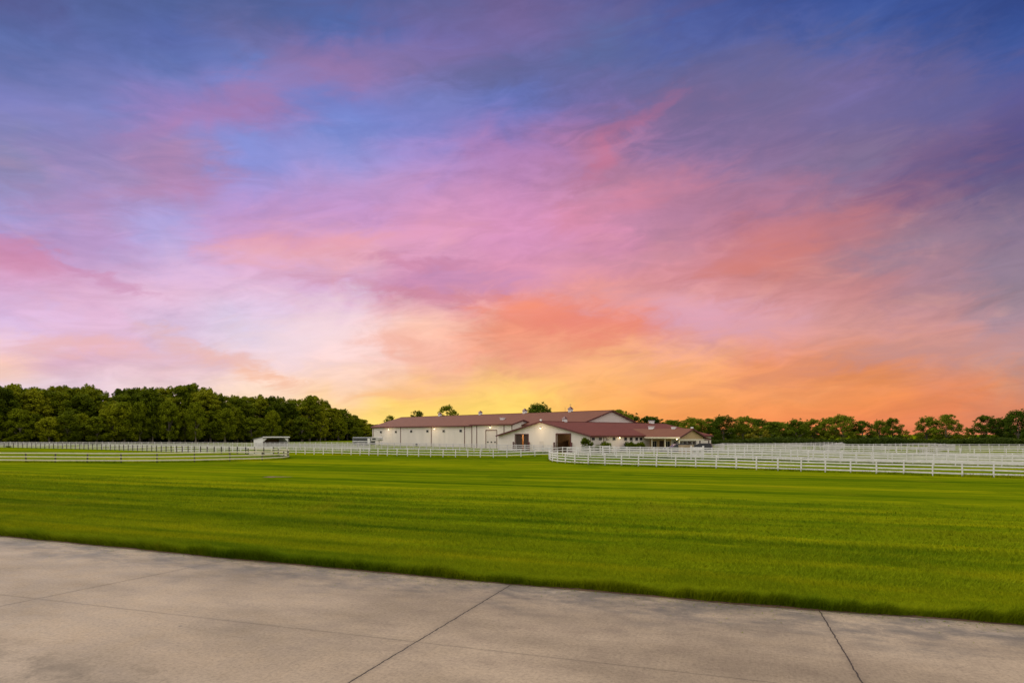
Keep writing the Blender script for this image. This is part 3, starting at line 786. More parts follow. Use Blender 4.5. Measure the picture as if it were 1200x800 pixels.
for px in (553, 558.8, 590.7, 600):
    x, _ = hw(px, 510, OFF); obj('trim_board', B((x-.12, x+.12, yc-OFF-.05, yc-OFF-.002, -.1, EE)), M['trim'], hall)
x, z = hw(575, 499.6, OFF); lamp(hall, x, yc-OFF-.14, z-.1, 0, -1, 85)

# ------------------------------------------------------------------ stable wing (ridge runs back along V)
W0 = Vector((5.87, 131.0)); WH = 12.8; WR, WE = 6.48-PAD, 3.72-PAD; WL = 42.5
wing = thing('stable_wing', 'low white stable wing with broad front gable, two open brown doorways and burgundy roof', 'stable', (W0.x, W0.y, PAD), RZ)
def wf(px, py):
    tt, z = on_wall(px, py, W0, UA); return tt, z-PAD
def ws(px, py):
    p0 = W0+UA*WH; tt, z = on_wall(px, py, p0, VA); return tt, z-PAD
dl0, dlz = wf(604.3, 509.2); dl1, _ = wf(618.7, 509.2); dr0, drz = wf(652.3, 508.6); dr1, _ = wf(668.2, 508.6)
bm = bmesh.new(); gable_wall(bm, WH, WE, WR, 0, .2, [(dl0, dl1, dlz), (dr0, dr1, drz)])
obj('gable_wall', bm, M['siding'], wing)
bm = bmesh.new(); gable_wall(bm, WH, WE, WR, WL-.2, WL); obj('rear_wall', bm, M['siding'], wing)
obj('side_wall', B((WH-.2, WH, .2, WL-.2, -.1, WE)), M['siding'], wing)
obj('side_wall', B((-WH, -WH+.2, .2, WL-.2, -.1, WE)), M['siding'], wing)
obj('roof', roof_mesh(WH, WH, WE, WR, -.45, WL+.4), M['roofy'], wing)
obj('rake_trim', rake_trim(WH, WE, WR, -.45), M['trim'], wing)
obj('eave_trim', B((WH+.352, WH+.42, -.45, WL+.4, WE-.2, WE+.04)), M['trim'], wing)
obj('ridge_cap', B((-.25, .25, -.45, WL+.4, WR+.17, WR+.25)), M['trim'], wing)
obj('corner_trim', B((WH-.12, WH+.03, -.03, -.002, -.1, WE-.02)), M['trim'], wing)
for (a, c, z) in ((dl0, dl1, dlz), (dr0, dr1, drz)):
    fr = obj('door_frame', B((a-.22, a-.002, -.06, -.002, -.1, z+.2), (c+.002, c+.22, -.06, -.002, -.1, z+.2), (a-.002, c+.002, -.06, -.002, z+.002, z+.2)), M['trim'], wing)
    # aisle lined with boards behind the doorway
    obj('aisle', B((a-.3, a-.2, .25, 14, 0, z+.4), (c+.2, c+.3, .25, 14, 0, z+.4), (a-.2, c+.2, 13.9, 14, 0, z+.4), (a-.2, c+.2, .25, 13.9, z+.3, z+.4), (a-.2, c+.2, .25, 13.9, .0, .05)), M['wood'], wing)
w_ = dl1-dl0
obj('sliding_door', B((dl0+.02, dl0+w_*.50, .06, .14, 0, dlz)), M['doorwood'], wing)
obj('sliding_door', B((dl0+w_*.64, dl1-.02, .06, .14, 0, dlz)), M['doorwood'], wing)
obj('stall_partition', B((dr0+.05, dr0+1.1, 4, 4.1, .05, 2.4), (dr1-1.2, dr1-.05, 5, 5.1, .05, 2.4)), M['doorwood'], wing)
def inner_light(x, y, z, e, par, col=(1, .58, .22)):
    f = obj('ceiling_lamp', B((x-.3, x+.3, y-.1, y+.1, z+.15, z+.22)), M['bulb'], par)
    li = bpy.data.lights.new('aisle_light', 'POINT'); li.energy = e; li.color = col; li.shadow_soft_size = .2
    o = bpy.data.objects.new('aisle_light', li); o.location = (x, y, z); link(o, f)
inner_light((dl0+dl1)/2, 3.5, dlz-.2, 800, wing); inner_light((dr0+dr1)/2+.3, 8, drz-.2, 330, wing)
x, z = wf(634, 500.8); lamp(wing, x, -.14, z, 0, -1, 150)
obj('rubbing_post', B((dl0-.6, dl0-.4, -.3, -.1, 0, 1.9), (dl1+.4, dl1+.6, -.3, -.1, 0, 1.9), (dr0-.6, dr0-.4, -.3, -.1, 0, 1.9), (dr1+.4, dr1+.6, -.3, -.1, 0, 1.9)), M['trim'], wing)
x, z = wf(634.5, 516.5); obj('panel_door', B((x-.55, x+.55, -.03, -.004, 0, 2.1)), M['doorwhite'], wing)
for px, py in ((695.2,513.6),(703.6,513.6),(711.6,513.6),(719.5,513.6),(733,514),(739.5,514),(746,514),(751,514)):
    y, z = ws(px, py)
    if y < .6: continue
    f = obj('window', B((WH+.004, WH+.05, y-.42, y+.42, z-.3, z+.28)), M['darkglass'], wing)
    obj('sill', B((WH+.004, WH+.1, y-.5, y+.5, z-.37, z-.302)), M['shadegrey'], f)
for px in (707.5, 740.5):
    y, z = ws(px, 514); obj('trim_board', B((WH+.002, WH+.05, y-.1, y+.1, -.1, WE)), M['trim'], wing)
y, z = ws(725.3, 512.2); lamp(wing, WH+.14, y, z, 1, 0, 65)
# little white ventilators on the ridge
def ridge_box(px, s, roofed):
    k = (px-600)/F; tt = (k*W0.y-W0.x)/(VA.x-k*VA.y)
    if roofed: cupola(wing, 0, tt, WR+.2, s)
    else:
        v = obj('ridge_vent', B((-.3*s, .3*s, tt-.5*s, tt+.5*s, WR+.1, WR+.55*s+.1)), M['white'], wing)
        obj('cap', B((-.4*s, .4*s, tt-.62*s, tt+.62*s, WR+.55*s+.1, WR+.55*s+.18)), M['white'], v)
ridge_box(661.8, .9, True); ridge_box(763.5, 1.2, False)
obj('finial', B((-.16, .16, -.3, 0, WR+.26, WR+.6)), M['white'], wing)

# ------------------------------------------------------------------ office cross wing at the right end
q0, _ = ws(754.5, 514)
P0 = W0+UA*WH+VA*q0                                  # where its front wall leaves the stable wall
r_ = 4.3; L_ = 8.3
G0 = P0+VA*r_
zr, ze = 5.02-PAD, 3.52-PAD
office = thing('barn_office', 'tan fronted barn office with porch and small gable, right end of the barn', 'building', (G0.x, G0.y, PAD), RZ)
# local x along U (toward the viewer and right), y along V; ridge along x at y=0
bm = bmesh.new(); gable_wall(bm, r_, ze, zr, L_-.15, L_); swap_xy(bm)
for v in bm.verts:                                     # only the triangle above the porch is boarded
    if v.co.z < 0: v.co.z = ze-.35
obj('gable_board', bm, M['tan'], office)
bm = roof_mesh(r_, r_, ze, zr, -12, L_+.4, over=.4); swap_xy(bm)
obj('roof', bm, M['roofx'], office)
obj('rake_trim', swap_xy(rake_trim(r_, ze, zr, L_+.46, over=.4)), M['trim'], office)
obj('eave_trim', B((.4, L_+.4, -r_-.47, -r_-.402, ze-.22, ze+.02)), M['cream'], office)
# lower roof carried on past the gable
bm = bmesh.new(); prism(bm, [(r_+.42, ze-.05), (r_+2.7, ze-.42), (r_+2.7, ze-.30), (r_+.42, ze+.08)], 'x', -6, L_+.1)
obj('porch_roof', bm, M['roofx'], office)
obj('porch_fascia', B((-6, L_+.15, r_+2.7, r_+2.78, ze-.58, ze-.28), (L_+.1, L_+.16, r_+.45, r_+2.7, ze-.62, ze-.40)), M['trim'], office)
fy = -r_+2.0                                           # front wall stands back under the porch
obj('front_wall', B((.02, L_-3.2, fy, fy+.2, -.1, ze)), M['tan'], office)
obj('side_wall', B((L_-3.2, L_-3.0, fy, r_+2.5, -.1, ze-.25)), M['white'], office)
obj('porch_beam', B((.1, L_, -r_+.02, -r_+.2, ze-.38, ze-.12)), M['cream'], office)
obj('gable_beam', B((L_-.14, L_-.01, -r_+.21, r_+2.4, ze-.72, ze-.36)), M['cream'], office)
for x, y in ((1.9, -r_+.11), (5.0, -r_+.11), (L_-.1, -r_+.11)):
    obj('porch_post', B((x-.09, x+.09, y-.09, y+.09, 0, ze-.38)), M['cream'], office)
for y in (-r_*.2, r_*.75, r_+2.3):
    obj('porch_post', B((L_-.17, L_+.01, y-.09, y+.09, 0, ze-.72)), M['doorwood'], office)
def of(px):
    p0 = G0+VA*fy; tt, _ = on_wall(px, 515, p0, UA); return tt
xd = 2.9
d_ = obj('door', B((xd-.5, xd+.5, fy-.05, fy-.004, 0, 2.15)), M['doorwood'], office)
obj('handle', B((xd+.36, xd+.42, fy-.1, fy-.052, 1.0, 1.14)), M['greymetal'], d_)
for x in (1.15, 4.3):
    f = obj('window', B((x-.55, x+.55, fy-.04, fy-.004, .85, 2.05)), M['darkglass'], office)
    obj('frame', B((x-.62, x-.55, fy-.06, fy-.042, .8, 2.1), (x+.55, x+.62, fy-.06, fy-.042, .8, 2.1), (x-.55, x+.55, fy-.06, fy-.042, 2.05, 2.1), (x-.55, x+.55, fy-.06, fy-.042, .8, .85), (x-.02, x+.02, fy-.06, fy-.042, .85, 2.05)), M['cream'], f)
for y in (-1.2, .6, 2.4, 4.2, 5.9):
    f = obj('window', B((L_-2.996, L_-2.95, y-.45, y+.45, .8, 2.0)), M['darkglass'], office)
    obj('frame', B((L_-2.948, L_-2.93, y-.52, y+.52, 2.0, 2.06), (L_-2.948, L_-2.93, y-.52, y+.52, .74, .8), (L_-2.948, L_-2.93, y-.02, y+.02, .8, 2.0)), M['white'], f)
lamp(office, L_-.5, -r_-.1, ze-.3, 0, -1, 40)
for x, s in ((-1.2, 1.0), (4.2, .8)):
    v = obj('ridge_vent', B((x-.5*s, x+.5*s, -.3*s, .3*s, zr+.1, zr+.62*s)), M['white'], office)
    obj('cap', B((x-.62*s, x+.62*s, -.4*s, .4*s, zr+.62*s, zr+.7*s)), M['white'], v)
obj('finial', B((L_-.1, L_+.3, -.2, .2, zr+.24, zr+.5)), M['white'], office)

# ------------------------------------------------------------------ run-in shed
ps = at_depth(323, 205)
shed = thing('run_in_shed', 'small white open-fronted run-in shed in front of the dark wood on the left', 'shed', (ps.x, ps.y, ps.z), R(48))
SW, SD = 4.2, 3.6; hf, hb = 2.85, 2.2
for s in (-1, 1):
    bm = bmesh.new(); prism(bm, [(0, -.1), (SD*1.6, -.1), (SD*1.6, hb), (0, hf)], 'x', s*SW-.06, s*SW+.06); obj('side_wall', bm, M['white'], shed)
obj('back_wall', B((-SW+.06, SW-.06, SD*1.6-.1, SD*1.6, -.1, hb-.02)), M['wood'], shed)
bm = bmesh.new(); prism(bm, [(-.5, hf+.09), (SD*1.6+.3, hb+.02), (SD*1.6+.3, hb+.14), (-.5, hf+.22)], 'x', -SW-.3, SW+.3); obj('roof', bm, M['greymetal'], shed)
obj('fascia', B((-SW-.3, SW+.3, -.56, -.5, hf-.12, hf+.24)), M['white'], shed)
for s in (-1, 1):
    bm = bmesh.new(); prism(bm, [(s*(SW-.06), hf-1.3), (s*(SW-.3), hf-1.3), (s*(SW-1.4), hf-.3), (s*(SW-.06), hf-.3)], 'y', -.1, -.02); obj('brace', bm, M['white'], shed)

# ------------------------------------------------------------------ gooseneck horse trailer
pt = at_depth(428.5, 193)
tr = thing('horse_trailer', 'grey gooseneck horse trailer parked at the left end of the white hall', 'trailer', (pt.x, pt.y, pt.z), R(-24))
bm = bmesh.new(); prism(bm, [(-1.1, .55), (1.1, .55), (1.1, 2.45), (.95, 2.62), (-.95, 2.62), (-1.1, 2.45)], 'x', -3.9, 2.6); body = obj('body', bm, M['greymetal'], tr)
obj('stripe', B((-3.85, 2.55, -1.125, -1.103, 1.32, 1.5)), M['white'], body)
obj('window_band', B((-3.4, 2.1, -1.125, -1.103, 1.72, 2.05)), M['darkglass'], body)
obj('lower_panel', B((-3.85, 2.55, -1.125, -1.103, .6, 1.1)), M['greymetal'], body)
bm = bmesh.new(); prism(bm, [(2.6, 1.45), (5.0, 1.55), (5.3, 1.8), (5.2, 2.5), (4.9, 2.6), (2.6, 2.62)], 'y', -1.08, 1.08); nose = obj('gooseneck', bm, M['shadegrey'], tr)
obj('nose_window', B((3.1, 4.3, -1.105, -1.083, 1.9, 2.3)), M['darkglass'], nose)
obj('door', B((1.5, 2.35, -1.15, -1.127, .7, 2.3)), M['white'], tr)
bm = bmesh.new(); tube(bm, [(4.8, 0, 1.5), (4.8, 0, .35)], [.08, .06], 8); box(bm, 4.6, 5.0, -.2, .2, .28, .35); obj('jack', bm, M['greymetal'], tr)
for x in (-1.6, -.5):
    for s in (-1, 1):
        bm = bmesh.new(); cyl(bm, (x, s*1.12-.11, .37), .37, .22, 'y', 18); w = obj('wheel', bm, M['rubber'], tr)
        bm = bmesh.new(); cyl(bm, (x, s*1.235-.01, .37), .2, .02, 'y', 12); obj('rim', bm, M['alu'], w)
obj('fender', B((-2.15, .05, -1.3, -1.1, .8, .88)), M['white'], tr)

# ------------------------------------------------------------------ dark SUVs
def suv(label, loc, rz):
    t = thing('parked_car', label, 'car', loc, rz)
    def arch(cx, r=.42, n=8): return [(cx+r*math.cos(math.pi-k*math.pi/n), .34+r*math.sin(math.pi-k*math.pi/n)) for k in range(n+1)]
    low = [(-2.3, .45), (-2.25, .34)]+arch(-1.4)+arch(1.4)+[(2.25, .34), (2.35, .5)]
    prof = low+[(2.33, .82), (2.15, .98), (1.2, 1.08), (-2.2, 1.1), (-2.33, .9)]
    bm = bmesh.new(); prism(bm, prof, 'y', -.93, .93); bd = obj('body', bm, M['black'], t)
    bv = bd.modifiers.new('bevel', 'BEVEL'); bv.width = .06; bv.segments = 3; bv.limit_method = 'ANGLE'
    bm = bmesh.new()
    lo = [(1.25, 1.07), (-2.22, 1.09)]; 
    pr = [(1.2, 1.07), (.35, 1.66), (.1, 1.72), (-1.7, 1.74), (-1.95, 1.66), (-2.2, 1.09)]
    n = len(pr); a = [bm.verts.new((x, -.9+(.16 if z > 1.2 else 0), z)) for x, z in pr]; c = [bm.verts.new((x, .9-(.16 if z > 1.2 else 0), z)) for x, z in pr]
    bm.faces.new(a); bm.faces.new(c[::-1])
    for k in range(n): bm.faces.new((a[k], c[k], c[(k+1)%n], a[(k+1)%n]))
    obj('cabin', bm, M['black'], t)
    for s in (-1, 1):
        bm = bmesh.new()
        q = [(1.0, 1.13, .905), (.36, 1.58, .79), (-.45, 1.6, .785), (-.45, 1.13, .905)]
        q2 = [(-.55, 1.13, .905), (-.55, 1.6, .785), (-1.75, 1.6, .785), (-2.0, 1.13, .905)]
        for Q in (q, q2): bm.faces.new([bm.verts.new((x, s*y, z)) for x, z, y in Q])
        obj('side_window', bm, M['darkglass'], t)
        bm = bmesh.new(); bmesh.ops.create_uvsphere(bm, u_segments=12, v_segments=8, radius=.14, matrix=Matrix.Translation((2.27, s*.68, .78))@Matrix.Diagonal((.5, 1.4, .8, 1))); obj('headlight', bm, M['alu'], t)
    bm = bmesh.new(); bm.faces.new([bm.verts.new(p) for p in ((1.17, -.84, 1.12), (1.17, .84, 1.12), (.40, .7, 1.655), (.40, -.7, 1.655))]); obj('windscreen', bm, M['darkglass'], t)
    for x in (-1.4, 1.4):
        for s in (-1, 1):
            bm = bmesh.new(); cyl(bm, (x, s*.85-.11, .35), .35, .22, 'y', 20); w = obj('wheel', bm, M['rubber'], t)
            bm = bmesh.new(); cyl(bm, (x, s*.965-.01, .35), .22, .02, 'y', 12); obj('rim', bm, M['alu'], w)
    return t
c1 = at_depth(793, 121.5); suv('black car parked in front of the tan barn office porch', c1, R(188))
c2 = at_depth(821, 126.5); suv('dark car parked by the porch posts at the barn\'s right end', c2, R(160))
# low stone wall beside the cars
w0 = at_depth(804, 119); sw = thing('stone_wall', 'low tan stone wall beside the black car at the barn office', 'wall', w0, R(-20))
bm = bmesh.new()
for r in range(4):
    x = -1.3
    while x < 1.2:
        l = random.uniform(.3, .55); box(bm, x, min(x+l-.02, 1.3), -.25+random.uniform(-.02, .02), .25, r*.36, r*.36+.34); x += l
obj('stonework', bm, M['stone'], sw); obj('coping', B((-1.36, 1.36, -.3, .31, 1.44, 1.53)), M['stone'], sw)
pa = on_wall(730.8, 521, W0+UA*(WH+1.2), VA)[0]; pp = W0+UA*(WH+1.2)+VA*pa
ac = thing('cooling_unit', 'small dark grey box unit against the white stable wall between the shrubs', 'air conditioner', (pp.x, pp.y, PAD), RZ)
obj('cabinet', B((-.45, .45, -.5, .5, 0, 1.1)), M['ac'], ac); obj('grille', B((.452, .47, -.4, .4, .2, .95)), M['greymetal'], ac)
obj('top_cap', B((-.48, .48, -.53, .53, 1.102, 1.15)), M['greymetal'], ac)

# white paddock gate (closely railed) among the right fences
g0 = gp(809.5, 537.6); g1 = gp(823.5, 537.9); dd = (g1-g0).xy; 
gt = thing('paddock_gate', 'white close-railed gate in the second fence below the barn office', 'gate', g0-Vector((0, .25, 0)), math.atan2(dd.y, dd.x))
L = dd.length
obj('gate_rail', B(*[(.06, L-.06, -.03, .03, z, z+.12) for z in (.2, .44, .68, .92, 1.16, 1.4, 1.64)]), M['vinyl'], gt)
for x in (0, L): obj('gate_post', B((x-.1, x+.1, -.1, .1, -.1, 1.95)), M['vinyl'], gt)
bm = bmesh.new(); prism(bm, [(.08, .2), (.22, .2), (L-.08, 1.7), (L-.22, 1.7)], 'y', -.06, -.032); obj('brace', bm, M['vinyl'], gt)

# ------------------------------------------------------------------ foliage
def leaf_cloud(centers, radii, per, size, squash=.8):
    V = []; 
    for c, r in zip(centers, radii):
        n = max(4, int(per*r*r))
        d = RNG.normal(size=(n, 3)); d /= np.linalg.norm(d, axis=1)[:, None]
        p = c+d*(r*RNG.random(n)[:, None]**.45)*np.array([1, 1, squash])
        # each leaf spray: a bent quad of random turn
        s = size*RNG.uniform(.55, 1.35, n)[:, None]
        t1 = RNG.normal(size=(n, 3)); t1 /= np.linalg.norm(t1, axis=1)[:, None]
        nn = d*.6+np.array([0, 0, .5])+RNG.normal(size=(n, 3))*.55
        t2 = np.cross(nn, t1); t2 /= np.linalg.norm(t2, axis=1)[:, None]+1e-6
        t1 = np.cross(t2, nn); t1 /= np.linalg.norm(t1, axis=1)[:, None]+1e-6
        V.append(np.stack([p-t1*s*.5, p+t2*s*.32, p+t1*s*.55, p-t2*s*.32], 1))
    V = np.concatenate(V); n = len(V)
    return V.reshape(-1, 3), np.arange(n*4).reshape(n, 4)
def tree_meshes(h, rad, base, clumps, per, size, seed, open_=0.0, lean=.25):
    """trunk mesh and crown mesh of one tree kind. base: height where the crown starts (fraction)"""
    rnd = random.Random(seed)
    bm = bmesh.new()
    th = h*(base+.42)
    pts = [(0, 0, -.3)]+[(rnd.uniform(-1, 1)*lean*k/5, rnd.uniform(-1, 1)*lean*k/5, th*k/5) for k in range(1, 6)]
    r0 = .022*h+.06
    tube(bm, pts, [r0*1.35]+[r0*(1-.16*k) for k in range(5)], 8)
    cs, rs = [], []
    limbs = []
    for k in range(9):
        a = k*2.4+rnd.random(); z0 = h*(base*.8+rnd.random()*.3); L = rad*rnd.uniform(.55, .95)
        q0 = Vector((0, 0, z0)); q2 = Vector((math.cos(a)*L, math.sin(a)*L, z0+h*rnd.uniform(.10, .32))); q1 = q0.lerp(q2, .5)+Vector((0, 0, .04*h))
        tube(bm, [q0, q1, q2], [r0*.42, r0*.28, r0*.1], 5); limbs.append(q2)
    for k in range(clumps):
        if k < len(limbs) and rnd.random() < .9: c = limbs[k]
        else:
            u = rnd.random(); zz = base+(1-base)*u
            prof = math.sin(math.pi*min(1, (u*.80+.17)))**.55
            a = rnd.random()*2*math.pi; rr = rad*prof*rnd.random()**.42
            c = Vector((math.cos(a)*rr, math.sin(a)*rr, h*zz-.4))
        if rnd.random() < open_: continue
        cs.append(np.array(c)); rs.append(rad*rnd.uniform(.15, .33))
    for k in range(clumps//3):          # loose sprays breaking the outline
        a = rnd.random()*2*math.pi; u = rnd.uniform(.35, 1.0)**.6
        rr = rad*math.sin(math.pi*min(1, u*.80+.17))**.55*rnd.uniform(.95, 1.18)
        cs.append(np.array((math.cos(a)*rr, math.sin(a)*rr, h*(base+(1-base)*u)+rnd.uniform(-.2, .5)))); rs.append(rad*rnd.uniform(.06, .13))
    V, Fq = leaf_cloud(cs, rs, per, size)
    me = bpy.data.meshes.new('trunk'); bmesh.ops.recalc_face_normals(bm, faces=bm.faces); bm.to_mesh(me); bm.free(); me.materials.append(M['bark'])
    return me, V, Fq
KINDS = {}
def kind(key, mat, *a, **k):
    me, V, Fq = tree_meshes(*a, **k)
    o = raw('crown', V, Fq, M[mat]); cm = o.data; bpy.data.objects.remove(o)
    KINDS[key] = (me, cm, a[0], a[1])
for i in range(6): kind(('wood', i), 'leaf', 20, 4.8+.4*(i%3), .12+.03*(i%2), 100, 84, .56, 11+i)
for i in range(4): kind(('young', i), 'leaflight', 13, 4.4, .16, 84, 84, .5, 71+i)
for i in range(5): kind(('field', i), 'leaffar', 12, 4.6, .12+.04*(i%3), 70+12*(i%3), 120, .38, 31+i, open_=.05)
kind(('bush', 0), 'leafy', 6, 3.0, .08, 34, 60, .5, 51); kind(('open', 0), 'leaf', 14, 5, .3, 60, 60, .5, 61, open_=.2)
kind(('open', 1), 'leaf', 14, 5, .3, 60, 60, .5, 62, open_=.2)
def tree(key, p, h, rad, label, group=None, rz=None, name='tree'):
    me, cm, h0, r0 = KINDS[key]
    t = thing(name, label, 'tree', p, random.uniform(0, 6.28) if rz is None else rz, group)
    t.scale = (rad/r0*random.uniform(.88, 1.14), rad/r0*random.uniform(.88, 1.14), h/h0)
    link(bpy.data.objects.new('trunk', me), t); link(bpy.data.objects.new('crown', cm), t)
    return t
# --- wood on the left: front edge recedes to the right; skyline read from the photograph
SKY = [(-140,452),(-60,455),(0,456),(20,452),(45,456),(80,455),(110,454),(118,458),(126,466),(134,459),(150,457),(160,452),(175,456),(200,455),(213,450),(225,449),(240,455),(262,463),(300,463),(330,468),(345,470),(360,464),(372,465),(385,473),(400,481),(415,486),(430,491),(441,497)]
def skyline(x): return float(np.interp(x, [s[0] for s in SKY], [s[1] for s in SKY]))
WG = 'trees of the wood beyond the left paddocks'
def wood_depth(x): return float(np.interp(x, [-140, 0, 250, 360, 445], [255, 265, 315, 375, 470]))
x = -120.0; k = 0
while x < 442:
    Z = wood_depth(x)+random.uniform(-4, 8)
    top = skyline(x)+random.uniform(-1, 5)+ (7 if k%3 == 0 else 0)
    p = at_depth(x, Z); h = H+(HZ-top)*Z/F
    tree(('wood', k%6), p, h, random.uniform(5.2, 7.2), 'leafy tree of the dense wood beyond the left paddocks', WG)
    x += random.uniform(6.4, 9.0)*F/Z*.46+2; k += 1
x = -115.0                                   # younger, lower and paler trees along the front
while x < 438:
    Z = wood_depth(x)-random.uniform(4, 16)
    p = at_depth(x, Z); h = (H+(HZ-skyline(x))*Z/F)*random.uniform(.48, .80)
    tree(('young', k%4), p, h, random.uniform(3.6, 5.6), 'shorter pale leafy tree at the front of the wood beyond the left paddocks', 'shorter trees along the front of the left wood')
    x += random.uniform(9, 22); k += 1
x = -110.0
while x < 436:
    Z = wood_depth(x)+random.uniform(14, 26)
    top = skyline(x)+random.uniform(-2.5, 2.5)
    p = at_depth(x, Z); h = H+(HZ-top)*Z/F
    tree(('wood', k%6), p, h, random.uniform(5, 6.5), 'leafy tree of the dense wood beyond the left paddocks', WG)
    x += random.uniform(10, 15); k += 1
# understorey and undergrowth along the foot of the wood, its shade put into the leaf colour (uncountable)
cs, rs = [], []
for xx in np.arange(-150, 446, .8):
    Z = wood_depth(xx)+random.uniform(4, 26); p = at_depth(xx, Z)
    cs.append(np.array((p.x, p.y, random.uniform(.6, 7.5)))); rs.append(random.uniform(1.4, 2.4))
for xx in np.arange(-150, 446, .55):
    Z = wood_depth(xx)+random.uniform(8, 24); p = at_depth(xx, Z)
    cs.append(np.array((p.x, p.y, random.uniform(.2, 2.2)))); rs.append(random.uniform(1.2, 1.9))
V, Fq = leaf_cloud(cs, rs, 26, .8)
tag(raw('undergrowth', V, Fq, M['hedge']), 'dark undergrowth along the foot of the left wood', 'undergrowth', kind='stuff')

# --- trees right of and behind the barn
TR = [  # px, top, half width px, depth, kind, label
 (457,487.2,6,430,'o','small sparse treetop showing above the left corner of the hall roof'),
 (489,481.8,9,330,'o','low treetop showing above the hall roof left of the taller sparse one'),
 (524,475.5,11,320,'o','sparse dark treetop above the hall roof beside the leftmost cupola'),
 (632,473.5,14,300,'f','round dark treetop above the hall ridge between two cupolas'),
 (725,481,13,290,'f','tree rising behind the white gable of the hall'),
 (741,485,11,300,'f','tree just right of the hall gable behind the stable roof'),
 (763,488.5,15,300,'f','broad tree behind the low stable ridge, left of the small white vents'),
 (790,492.5,13,310,'f','tree behind the barn office ridge'),
 (812,489.5,13,285,'f','tree right behind the small tan gable'),
 (830,491,11,290,'f','tree at the right end of the barn roofs'),
 (848,487,14,280,'f','tall broad tree just right of the barn'),
 (871,488.5,11,285,'f','tree second from the barn in the dense row at right'),
 (889,491,11,300,'f','tree behind the yellowish bush in the right-hand row'),
 (889,500,11,262,'b','yellow-green bushy tree low in the right-hand row'),
 (908,494.5,13,275,'f','dark rounded tree right of the yellow-green bush'),
 (933,491,11,280,'f','tree midway along the right-hand row, flat topped'),
 (952,491.5,9,285,'f','slim tree in the dense right-hand row beside the flat-topped one'),
 (970,489.5,10,280,'f','tree toward the right end of the dense row'),
 (988,486.5,12,275,'f','last and tallest tree at the right end of the dense row'),
 (1011,493.5,11,275,'f','first tree of the loose group with sky showing under its crown'),
 (1031,492,9,280,'f','middle tree of the loose group of three at right'),
 (1046,490.5,10,270,'f','third tree of the loose group before the wide gap'),
 (1060,503.5,7,280,'b','small bush-like tree at the left side of the wide gap'),
 (1086,488.5,12,262,'f','left one of the two round trees standing alone at right'),
 (1108,486.5,14,255,'f','right one of the two round trees standing alone, broader'),
 (1133,501,9,270,'b','low yellowish bushy tree beside the last group at right'),
 (1156,487.5,13,262,'f','dark tree opening the last group near the right edge'),
 (1177,489.5,11,265,'f','middle tree of the last group near the right edge'),
 (1193,481,14,255,'f','tallest tree at the right edge of the photo'),
 (1222,488,14,262,'f','tree cut by the right edge beyond the tallest one'),
]
for i, (px, top, hwp, Z, kd, lab) in enumerate(TR):
    p = at_depth(px, Z); h = H+(HZ-top)*Z/F; rad = hwp*Z/F
    key = {'o': ('open', i%2), 'f': ('field', i%5), 'b': ('bush', 0)}[kd]
    tree(key, p, h, rad*(1.3 if px < 1000 else 1.15), lab)
for i, px in enumerate(range(728, 962, 11)):
    px += random.uniform(-3, 3); p = at_depth(px, 318+random.uniform(-12, 12)); h = H+(HZ-500-random.uniform(-6, 6))*p.y/F
    tree(('field', i%5), p, h, random.uniform(4.4, 5.6), 'lower leafy tree filling the dense row behind the hedge right of the barn', 'lower trees of the dense right-hand row')
# hedge behind the right fences: one long clipped-looking thicket
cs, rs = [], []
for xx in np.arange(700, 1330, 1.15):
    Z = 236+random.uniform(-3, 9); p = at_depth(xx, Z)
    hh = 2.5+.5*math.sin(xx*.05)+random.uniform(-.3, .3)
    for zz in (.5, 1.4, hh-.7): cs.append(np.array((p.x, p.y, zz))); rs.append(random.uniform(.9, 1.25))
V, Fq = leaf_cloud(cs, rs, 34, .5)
tag(raw('hedge', V, Fq, M['hedge']), 'long dark hedge behind the white fences on the right', 'hedge')
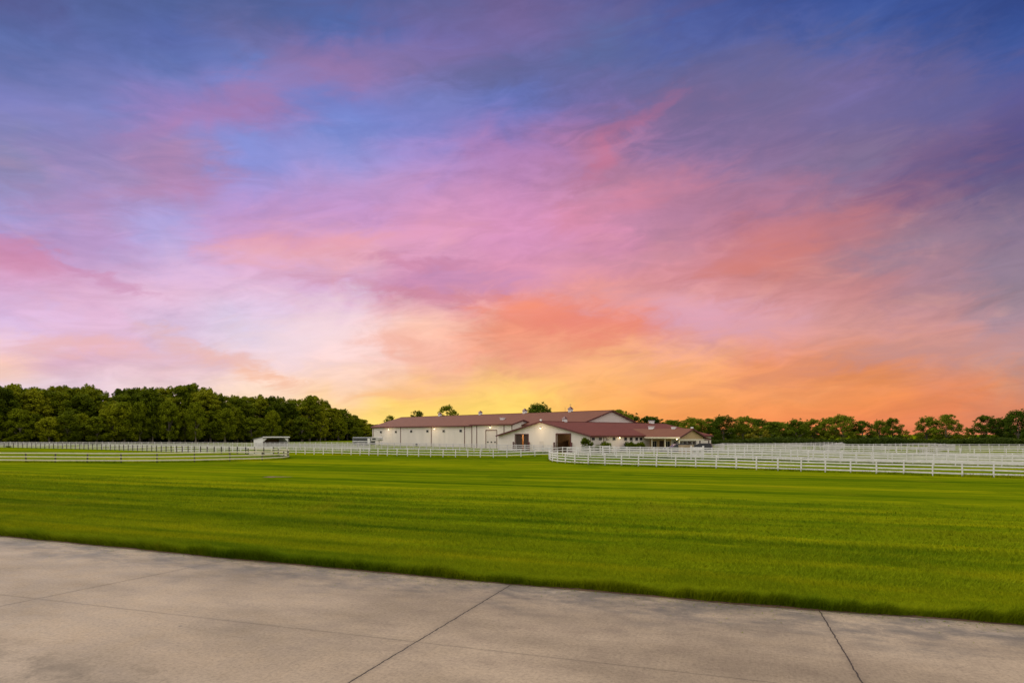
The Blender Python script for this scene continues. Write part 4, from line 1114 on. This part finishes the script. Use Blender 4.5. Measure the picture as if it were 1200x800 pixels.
# shrubs along the stable wall
def shrub(px, Z, w, h, label, mat='leaf'):
    p = at_depth(px, Z); t = thing('shrub', label, 'shrub', p)
    cs, rs = [], []
    for k in range(26):
        a = random.random()*6.28; r = random.random()**.5*.75*w; z = random.random()
        cs.append(np.array((math.cos(a)*r*(1-.35*z), math.sin(a)*r*.7, .25+z*(h-.55)))); rs.append(random.uniform(.32, .44)*min(w, h))
    V, Fq = leaf_cloud(cs, rs, 420, .24)
    raw('foliage', V, Fq, M[mat], t)
    bm = bmesh.new()
    for k in range(5): tube(bm, [(0, 0, -.1), (random.uniform(-.5, .5)*w, random.uniform(-.3, .3)*w, h*.6)], [.04, .015], 5)
    obj('stem', bm, M['bark'], t)
def ws_depth(px, off=1.6):
    p0 = W0+UA*(WH+off); tt, _ = on_wall(px, 520, p0, VA); return (p0+VA*tt).y
shrub(687.5, ws_depth(692, .5)-1.5, 1.35, 2.95, 'tall round shrub at the near right corner of the stable wing')
shrub(702, ws_depth(704), 1.0, 1.6, 'low shrub just right of the tall round one, against the stable wall')
shrub(710.5, ws_depth(711), 1.5, 2.1, 'wide rounded shrub under the small stable windows')
shrub(739, ws_depth(739), 1.5, 1.95, 'left one of the pair of rounded shrubs beside the tan porch')
shrub(751, ws_depth(751), 1.4, 1.95, 'right one of the pair of rounded shrubs, touching the tan porch')
pm = gp(10, 524.6); sb = thing('weed_clump', 'small dark clump of weeds by the dark-post fence at far left', 'weeds', pm)
V, Fq = leaf_cloud([np.array((x, 0, .35)) for x in (-.6, 0, .6)], [.45, .5, .4], 220, .22); raw('foliage', V, Fq, M['hedge'], sb)

# ------------------------------------------------------------------ camera and output
cam = bpy.data.cameras.new('camera'); cam.sensor_width = 36; cam.lens = 36*F/1200; cam.shift_y = (HZ-400)/1200
cam.clip_start = .1; cam.clip_end = 12000
co = link(bpy.data.objects.new('camera', cam)); co.location = (0, 0, H); co.rotation_euler = (R(90), 0, 0)
S.camera = co
vs = S.view_settings; vs.view_transform = 'Standard'; vs.look = 'None'; vs.exposure = 0; vs.gamma = 1; vs.use_curve_mapping = False
S.render.engine = 'CYCLES'
